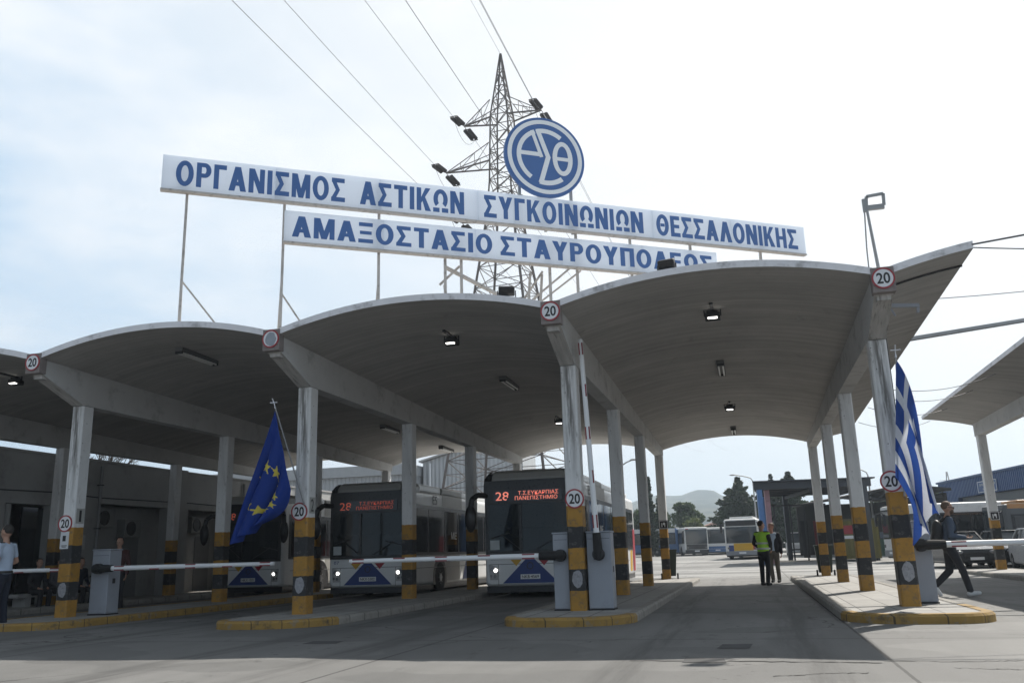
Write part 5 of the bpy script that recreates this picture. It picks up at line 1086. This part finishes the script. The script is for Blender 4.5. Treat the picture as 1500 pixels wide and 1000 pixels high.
def car(label, x, y, rz, paint, H=1.45, van=False, Lc=4.3):
    t = thing('parked_van' if van else 'parked_car', label, 'van' if van else 'car', (x, y, gz(y)), rz, 'vehicles parked in the yard'); HW = .87
    m = MB()
    pr = [(0, .74, .30, .62), (.08, .82, .22, .74), (.5, .86, .2, .84), (1.2, .87, .2, .92), (Lc-.9, .87, .2, .95), (Lc-.15, .84, .24, .92), (Lc, .78, .34, .80)] if not van else [(0, .78, .3, .9), (.1, .86, .22, 1.02), (.5, .9, .2, 1.08), (Lc-.2, .9, .2, 1.1), (Lc, .86, .3, 1.06)]
    loft(m, [rrect(a, z0, z1, .09, yy) for yy, a, z0, z1 in pr]); body = m.build('body', paint, t, smooth=False)
    zb, y0, y1, y2, y3 = (.86, 1.05, 1.75, 3.1, 3.95) if not van else (1.02, .35, .95, Lc-.25, Lc-.06)
    q = lambda hw, yy, z: [(-hw, yy, z), (hw, yy, z)]
    m = MB(); m.v = q(.80, y0, zb)+q(.62, y1, H-.05)+q(.62, y2, H-.05)+q(.78, y3, zb); m.f = [(0, 1, 3, 2), (2, 3, 5, 4), (4, 5, 7, 6), (0, 2, 4, 6), (1, 7, 5, 3), (0, 6, 7, 1)]; m.m = [0]*6; m.build('cabin_glass', m_wind, t)
    m = MB(); m.box(-.64, .64, y1-.05, y2+.05, H-.055, H); m.build('roof', paint, t, bevel=.02)
    for s_ in (-1, 1):
        for a, c, d_ in (((s_*.80, y0, zb), (s_*.63, y1, H-.03), .05), ((s_*.79, y3, zb), (s_*.63, y2, H-.03), .07), ((s_*.80, (y1+y2)/2, zb), (s_*.63, (y1+y2)/2, H-.03), .06)): MB().bar(a, c, d_).build('roof_pillar', paint, t)
    for s_ in (-1, 1):
        m = MB(); m.ell((s_*.62, .05, .62 if not van else .8), (.17, .07, .08)); m.build('headlight', m_lens, t, smooth=True); m = MB(); m.ell((s_*.98, y0+.15, zb+.08), (.09, .06, .07)); m.build('mirror', paint, t, smooth=True)
        for yw in (.78, Lc-.78): wheel(t, s_*(HW+.005), yw, .31, s_, .2)
    MB().box(-.45, .45, -.012, .06, .40, .55).build('grille', m_black, t); MB().box(-.26, .26, -.022, -.012, .33, .44).build('licence_plate', m_white, t)
    return t
m_carb = PM('car_black', (.012, .012, .014), .2, coat=.5); m_carg = PM('car_silver', (.42, .43, .45), .3, .3); m_carw = PM('car_white', (.7, .7, .7), .3, coat=.3)
car('black parked car facing the camera, seen under the right barrier arm', 8.55, 23.6, R(6), m_carb); car('second black parked car, just right of the striped column of the right canopy', 10.55, 24.1, R(4), m_carb); car('silver-roofed car cut by the right edge of the photo', 10.3, 19.6, R(-4), m_carg, 1.5)
car('white van seen through the blue washing frame', 3.75, 65.4, R(-4), m_carw, 1.95, True, 4.7); car('second white van behind the washing frame, mostly hidden', 5.6, 66.2, R(-6), m_carw, 1.95, True, 4.7)
# washing frame
ws_ = thing('bus_wash_frame', 'open blue steel washing frame with dark roof beams behind the open lane', 'frame', (.72, 38.1, gz(38)), R(9))
m_wb = PM('frame_blue', (.08, .19, .42), .5, dirt=.3); m_wp = PM('frame_pink', (.38, .22, .24), .6, dirt=.4); m_wd = PM('frame_dark', (.035, .04, .05), .5)
for x, y, mat in ((0, 0, m_wb), (.52, .6, m_wp), (1.5, 7.5, m_wb), (5.9, 0, m_wd), (5.9, 7.5, m_wd), (2.9, 7.5, m_wd)): MB().box(x-.14, x+.14, y-.14, y+.14, 0, 4.2).build('post', mat, ws_)
for y, z, h in ((0, 4.2, .42), (1.6, 4.2, .3), (3.2, 4.2, .3), (5.2, 4.2, .3), (7.5, 4.2, .42)): MB().box(-.3+y*.2, 6.3, y-.1, y+.1, z+.002, z+h).build('roof_beam', m_wd, ws_)
MB().prism([(-.4, -.3), (6.5, -.3), (6.5, 7.9), (1.2, 7.9)], .075, Matrix.Translation((0, 0, 4.625))).build('roof', m_wd, ws_)
for x in (2.9, 5.8): MB().box(x-.06, x+.06, .11, 7.39, 4.0, 4.18).build('side_beam', m_wd, ws_)
for x in (3.55, 4.35):
    m = MB(); m.tube((x, 5.6, .25), (x, 5.6, 2.5), .2, .24, 12); m.build('brush', PM('brush_red', (.16, .03, .035), .9, var=.4, s=20) if x > 4 else PM('brush_black', (.02, .02, .022), .9, var=.4, s=20), ws_)
for x in (1.7, 2.7, 3.55, 4.7): MB().tube((x, 5.2, 0), (x, 5.2, 3.45), .05).build('pipe', m_dark, ws_)
MB().box(1.4, 4.9, 5.12, 5.28, 3.45, 3.55).build('pipe_rail', m_dark, ws_); MB().box(1.2, 5.2, 5.0, 6.2, 0, .09).build('plinth', m_kerbg, ws_)
ol = thing('olive_container', 'olive yellow container with a red sign behind the right column row', 'container', (5.0, 41.0, gz(41)), R(-6)); MB().box(0, 2.3, 0, 5, .12, 2.3).build('box_body', corrugated('olive_steel', (.16, .14, .035), .3), ol); MB().box(.3, 1.6, -.02, -.002, 1.55, 2.05).build('red_sign', m_lred, ol); MB().box(.3, 1.6, -.02, -.002, 1.28, 1.46).build('white_strip', m_white, ol)
MB().box(-.05, 2.35, -.05, 5.05, 2.301, 2.42).build('roof', PM('olive_roof', (.12, .11, .05), .6), ol)
for x in (.15, 2.0): MB().box(x, x+.2, .2, 4.8, 0, .119).build('skid', m_dark, ol)
# dark open shed
ds_ = thing('maintenance_shed', 'dark open-fronted maintenance shed with low pitched roof behind the striped flag', 'shed', (7.4, 52.6, gz(52.6)), R(14))
m_sh = PM('shed_dark', (.035, .030, .028), .8, var=.3, s=1.5)
m = MB(); m.prism([(-.4, 4.3), (3.6, 4.98), (6.9, 4.6), (6.9, 4.42), (3.6, 4.8), (-.4, 4.12)], 14, Matrix(((1, 0, 0, 0), (0, 0, 1, -.4), (0, 1, 0, 0), (0, 0, 0, 1)))); m.build('roof', m_sh, ds_)
MB().box(-.2, 6.7, 13, 13.2, 0, 4.3).build('back_wall', m_sh, ds_); MB().box(6.5, 6.7, 0, 12.99, 0, 4.3).build('side_wall', m_sh, ds_)
for x in (-.1, 3.4): MB().box(x-.12, x+.12, -.12, .12, 0, 4.12 if x < 0 else 4.7).build('post', m_dark, ds_)
m = MB()
for k in range(7): x = k; m.bar((x*.95, .3, 4.05), (x*.95+.9, .3, 4.6 if k < 3 else 4.35), .07); m.bar((x*.95+.9, .3, 4.02), (x*.95, .3, 4.4), .05)
m.bar((-.2, .3, 4.0), (6.6, .3, 4.0), .1); m.build('truss', m_dark, ds_)
for k, (x, y, w_, h_, c_, nm, lab) in enumerate(((.6, 2.0, 1.3, 2.4, (.30, .27, .19), 'storage_cabinet', 'cream cabinet inside the dark shed'), (2.2, 1.4, 1.0, 1.2, (.05, .11, .07), 'storage_crate', 'green crate at the mouth of the dark shed'), (2.9, 2.6, 1.2, 1.7, (.12, .15, .2), 'storage_crate', 'blue grey crate inside the dark shed'))):
    P = Matrix.Translation((7.4, 52.6, gz(52.6))) @ Matrix.Rotation(R(14), 4, 'Z') @ Vector((x, y, 0)); o = thing(nm, lab, 'cabinet' if k == 0 else 'crate', tuple(P), R(14)); MB().box(0, w_, 0, .8, 0, h_).build('box_body', PM('crate_paint%d' % k, c_, .7, dirt=.4), o, bevel=.02); MB().box(-.03, w_+.03, -.03, .83, h_+.001, h_+.05).build('lid', m_dark, o)
# blue workshop
bw_ = thing('blue_workshop', 'blue clad workshop with a white framed sign and a large door on the right', 'building', (16.2, 68.7, gz(60)), math.atan2(54.41-68.72, 18.46-16.21))
m_bc = corrugated('blue_cladding', (.022, .068, .19), .3)
m = MB(); m.box(0, 4, 0, 12, -.4, 5.7); m.box(4.001, 34, 0, 12, 4.3, 5.7); m.box(16, 34, .02, 12, -.4, 4.299); m.box(4.001, 15.999, 8, 12, -.4, 4.299); m.build('wall', m_bc, bw_); MB().box(-.15, 34.1, -.12, 12.1, 5.702, 5.85).build('roof_edge', PM('roof_edge_blue', (.05, .10, .22), .5), bw_)
MB().box(4.1, 15.9, .3, .4, 3.55, 4.28).build('door_shutter', m_dgrey, bw_); MB().box(4.1, 15.9, 2.5, 2.6, -.3, 3.5).build('workshop_door', m_black, bw_)
t = MB().box(8.3, 11.7, -.05, -.002, 4.42, 5.25).build('sign_board', PM('sign_board_blue', (.06, .12, .28), .5), bw_); m = MB()
for a in ((8.3, 11.7, 5.20, 5.25), (8.3, 11.7, 4.42, 4.47), (8.3, 8.36, 4.47, 5.2), (11.64, 11.7, 4.47, 5.2)): m.box(a[0], a[1], -.065, -.051, a[2], a[3])
m.build('sign_border', m_white, t); m = MB(); rr = random.Random(4)
for k in range(8): x = 8.7+k*.36; m.box(x, x+.22, -.06, -.051, 4.9, 5.08)
for k in range(3): x = 9.2+k*.6; m.box(x, x+.3, -.06, -.051, 4.58, 4.72)
m.build('sign_marks', PM('sign_mark_grey', (.4, .42, .45), .5), t)
# street lamps
def lamp_post(x, y, h, dx, label):
    t = thing('street_lamp', label, 'street lamp', (x, y, gz(y)), group='street lamps in the yard'); MB().tube((0, 0, 0), (0, 0, h-.5), .09, .06, 10).build('pole', m_steel, t)
    m = MB(); m.path([(0, 0, h-.5), (dx*.12, 0, h-.2), (dx*.5, 0, h-.02), (dx, 0, h+.12)], .045, 8); m.build('arm', m_steel, t); m = MB(); m.ell((dx*1.12, 0, h+.13), (.28, .11, .07)); m.build('lamp_head', m_steel, t, smooth=True)
lamp_post(.63, 64.7, 6.9, -1.5, 'curved grey street lamp beside the washing frame'); lamp_post(-8.36, 46.4, 7.0, .8, 'curved grey street lamp between the columns left of the open lane'); lamp_post(9.5, 60, 6.6, -.8, 'small street lamp above the dark shed roof')

# ================================================================ trees
def leaves(m, c, r, n_, sz, rr, flat=1.0):
    for _ in range(n_):
        d = Vector((rr.gauss(0, 1), rr.gauss(0, 1), rr.gauss(0, 1))).normalized()*(rr.random()**.45); p = Vector(c)+Vector((d.x*r[0], d.y*r[1], d.z*r[2]))
        a = Vector((rr.uniform(-1, 1), rr.uniform(-1, 1), rr.uniform(-1, 1)*flat)).normalized(); b_ = a.cross(Vector((rr.uniform(-1, 1), rr.uniform(-1, 1), rr.uniform(-1, 1)))).normalized(); k = sz*rr.uniform(.6, 1.3)
        m.add([p-a*k, p-b_*k*.55, p+a*k, p+b_*k*.55], [(0, 1, 2, 3)])
m_bark = PM('bark', (.07, .055, .045), .95, var=.3, s=5)
m_f1 = foliage('foliage_dark', (.018, .032, .016), (.05, .075, .03)); m_f2 = foliage('foliage_mid', (.03, .055, .018), (.085, .125, .04)); m_f3 = foliage('foliage_yellow', (.075, .10, .03), (.16, .19, .06)); m_f4 = foliage('foliage_cypress', (.014, .026, .014), (.035, .055, .025))
def broad(label, x, y, h, w_, mat, seed, n_=34, sz=.26, low=.25, den=170):
    rr = random.Random(seed); t = thing('leafy_tree', label, 'tree', (x, y, gz(y))); m = MB(); m.tube((0, 0, 0), (.1, 0, h*.45), w_*.07+.06, w_*.04+.03, 9); lv = MB()
    for k in range(n_):
        a = rr.uniform(0, 6.283); q = rr.random()**.5; z = h*(low+(1-low)*rr.random()**.8); env = math.sin(math.pi*min(1, .18+.82*(z/h-low)/(1-low)*.92))**.7; c = Vector((math.cos(a)*q*w_*.42*env, math.sin(a)*q*w_*.42*env, min(z, h*.93)))
        if k % 4 == 0: m.tube((.06, 0, h*.3), c, .07, .02, 6)
        r_ = w_*rr.uniform(.11, .19); leaves(lv, c, (r_, r_, r_*.75), den, sz, rr)
    m.build('trunk', m_bark, t); lv.build('crown', mat, t, fix=False)
def conifer(label, x, y, h, w_, mat, seed, den=60, tiers=26, sz=.24, spires=1, name='pine_tree'):
    rr = random.Random(seed); t = thing(name, label, 'tree', (x, y, gz(y))); m = MB(); lv = MB()
    for s_ in range(spires):
        ox = 0 if spires == 1 else rr.uniform(-.38, .38)*w_; oy = 0 if spires == 1 else rr.uniform(-.3, .3)*w_; hh = h*(1 if s_ == 0 else rr.uniform(.6, .97)); m.tube((ox*.3, oy*.3, 0), (ox, oy, hh), .16, .02, 8); ww = w_/(1 if spires == 1 else 1.7)
        for k in range(tiers):
            f_ = (k+.5)/tiers; z = hh*(.08+.92*f_); rad = ww*.5*(1-f_)**.85*rr.uniform(.55, 1.35)+.05
            for _ in range(5):
                a = rr.uniform(0, 6.283); e = Vector((ox+math.cos(a)*rad, oy+math.sin(a)*rad, z+rad*rr.uniform(-.25, .3)))
                e.z += .18*rad
                for q in (.3, .55, .8, 1.0): leaves(lv, Vector((ox, oy, z)).lerp(e, q), ((.10+.13*rad)*(1.25-.6*q),)*2+(.13,), den//12, sz*(1.1-.35*q), rr, .5)
                if k % 3 == 0: m.tube((ox, oy, z), e, .03, .01, 5)
    m.build('trunk', m_bark, t); lv.build('crown', mat, t, fix=False)
conifer('wide dark pine with several pointed tips behind the white and yellow bus', 1.2, 97.0, 9.6, 11.5, m_f1, 2, 150, 26, .30, 17); conifer('thin conifer tip rising behind the washing frame', 3.4, 113, 10.4, 2.4, m_f4, 5)
conifer('tall dark cypress between the two farthest left columns', -10.5, 83.5, 8.6, 1.7, m_f4, 8, 80, 30, .22, 1, 'cypress_tree'); conifer('smaller dark cypress beside the taller one', -9.6, 84.8, 6.6, 1.3, m_f4, 9, 70, 24, .2, 1, 'cypress_tree')
broad('round mid-green tree in front of the hazy hill', -8.5, 111, 6.7, 5.4, m_f2, 21, 46); broad('pale yellowish shrub tree in front of the round green tree', -7.1, 102, 4.2, 4.6, m_f3, 22, 30, .24, .15); broad('bushy green tree just left of the round one', -11.3, 104, 5.4, 3.4, m_f2, 23, 30); broad('green tree seen beside the tall cypress', -13.2, 98.5, 5.6, 4.2, m_f2, 24, 34); broad('green tree left of the far lane columns', -17, 99, 5.6, 5.0, m_f1, 25, 34)
broad('bushy green tree seen through the washing frame', 6.5, 92, 5.0, 5.0, m_f1, 26, 30); broad('small tree peeking over the dark shed beside the flag', 17.5, 108, 7.2, 5, m_f2, 27, 34); broad('leafy tree behind the blue workshop', 25, 112, 7.0, 6, m_f2, 28, 30)

# ================================================================ town and hills
def house(label, x, y, w_, d_, h, cw, cr, rz=0):
    t = thing('distant_house', label, 'house', (x, y, gz(y)-.3), rz, 'houses at the foot of the hill'); MB().box(-w_/2, w_/2, -d_/2, d_/2, 0, h).build('wall', PM('house_wall_%s' % cw[1], cw[0], .8), t)
    m = MB(); m.prism([(-w_/2-.3, h+.002), (w_/2+.3, h+.002), (0, h+w_*.2)], d_+.6, Matrix(((1, 0, 0, 0), (0, 0, 1, -d_/2-.3), (0, 1, 0, 0), (0, 0, 0, 1)))); m.build('roof', PM('house_roof_%s' % cr[1], cr[0], .8), t)
    for k in range(max(2, int(w_/2.5))):
        for z in range(max(1, int(h/3))): x_ = -w_/2+1.0+k*(w_-1.6)/max(1, int(w_/2.5)-.6); MB().box(x_, x_+.9, -d_/2-.03, -d_/2+.02, 1+z*3, 2.3+z*3).build('window', m_glass, t)
W1, W2, R1, R2 = ((.62, .60, .56), 'cream'), ((.68, .68, .68), 'white'), ((.36, .17, .10), 'tile'), ((.42, .40, .38), 'grey')
house('long pale building seen through the washing frame', 14.5, 262, 26, 10, 6.5, W1, R2, R(-8)); house('white house with tiled roof at the foot of the hill, left of the pine', -10.8, 250, 8, 8, 5.5, W2, R1, R(10)); house('cream house below the hill beside the white one', -16.5, 262, 9, 8, 4.5, W1, R1, R(-12)); house('taller white house at the foot of the hill', -8.6, 300, 8, 8, 8.5, W2, R2); house('grey roofed house far behind the round green tree', -26, 275, 12, 9, 5.5, W2, R2, R(5)); house('cream house far right behind the sheds', 34, 255, 14, 10, 6, W1, R1, R(-10))
HP = [(-60, 1.2), (-35, 1.9), (-20, 1.7), (-14, 1.7), (-10.1, 2.1), (-8.3, 2.7), (-7, 3.05), (-5.75, 3.3), (-4.6, 3.22), (-4, 3.2), (-2.9, 3.5), (-2, 3.4), (-1.35, 3.0), (.2, 2.65), (4, 2.3), (8.1, 2.3), (9.6, 2.42), (11.2, 2.15), (15, 1.8), (25, 1.6), (45, 1.2)]
def prof_(a):
    for (a0, e0), (a1, e1) in zip(HP, HP[1:]):
        if a0 <= a <= a1: f_ = (a-a0)/(a1-a0); return e0+(e1-e0)*f_
    return 1.0
mh_, n, b_ = newmat('hill_woods'); v = coord(n); f = noi(n, v, .03, 10, .78); g = noi(n, v, .09, 5); cc = mixc(n, ramp(n, f, .42, .58), (.012, .022, .012), (.10, .10, .065)); cc = mixc(n, 1.0, cc, math_(n, 'MULTIPLY_ADD', g, 1.1, .4), 'MULTIPLY'); n.links.new(cc, b_.inputs['Base Color']); b_.inputs['Roughness'].default_value = 1; b_.inputs['Specular IOR Level'].default_value = 0
m = MB(); na, nr = 210, 26
for j in range(nr+1):
    q = j/nr; rad = 620+1130*q
    for i in range(na+1):
        a = -60+105*i/na; el = prof_(a)-.12; zt = math.tan(R(el))*1500
        z = zt*(math.sin(min(1, q/.78)*math.pi/2)**1.5 if q < .78 else 1-.6*(q-.78)/.22); x, y = CAM.x+rad*math.sin(R(a)), CAM.y+rad*math.cos(R(a))
        z += 9*q*(1-q)*4*noise.noise(Vector((x*.006, y*.006, 0)))+4*math.sin(math.pi*q)*noise.noise(Vector((x*.015, y*.015, 5)))+2.5*q*noise.noise(Vector((x*.03, y*.03, 3))); m.v.append((x, y, max(z+CAM.z, gz(y)-1.5+.8*q)))
m.f = [(j*(na+1)+i, j*(na+1)+i+1, (j+1)*(na+1)+i+1, (j+1)*(na+1)+i) for j in range(nr) for i in range(na)]; m.m = [0]*len(m.f)
tag(m.build('hills', mh_, smooth=True, fix=False), kind='structure')
py2 = thing('distant_pylon', 'tiny hazy pylon on the skyline above the blue workshop', 'pylon', (91, 433, gz(433))); m = MB()
for s_ in ((-1, -1), (1, -1), (1, 1), (-1, 1)): m.bar((s_[0]*2.6, s_[1]*2.6, 0), (s_[0]*.2, s_[1]*.2, 30), .2)
for k in range(8):
    a, c = 2.6-2.4*k/8, 2.6-2.4*(k+1)/8; m.bar((-a, -a, 3.75*k), (c, -c, 3.75*k+3.75), .12); m.bar((a, -a, 3.75*k), (-c, -c, 3.75*k+3.75), .12)
m.build('tower', m_pyl, py2)
for z in (19, 22.5, 26): MB().bar((-3.6, 0, z), (3.6, 0, z), .16).build('cross_arm', m_pyl, py2)

# ================================================================ haze
hz_, n, b_ = newmat('haze_air'); n.nodes.remove(b_); vp = n.nodes.new('ShaderNodeVolumePrincipled'); vp.inputs['Color'].default_value = (.74, .87, 1, 1); vp.inputs['Density'].default_value = HAZE; vp.inputs['Anisotropy'].default_value = .3
n.links.new(vp.outputs[0], n.nodes['Material Output'].inputs['Volume'])
tag(MB().box(-2700, 2700, -170, 3100, -1.5, 160).build('haze', hz_), kind='stuff')
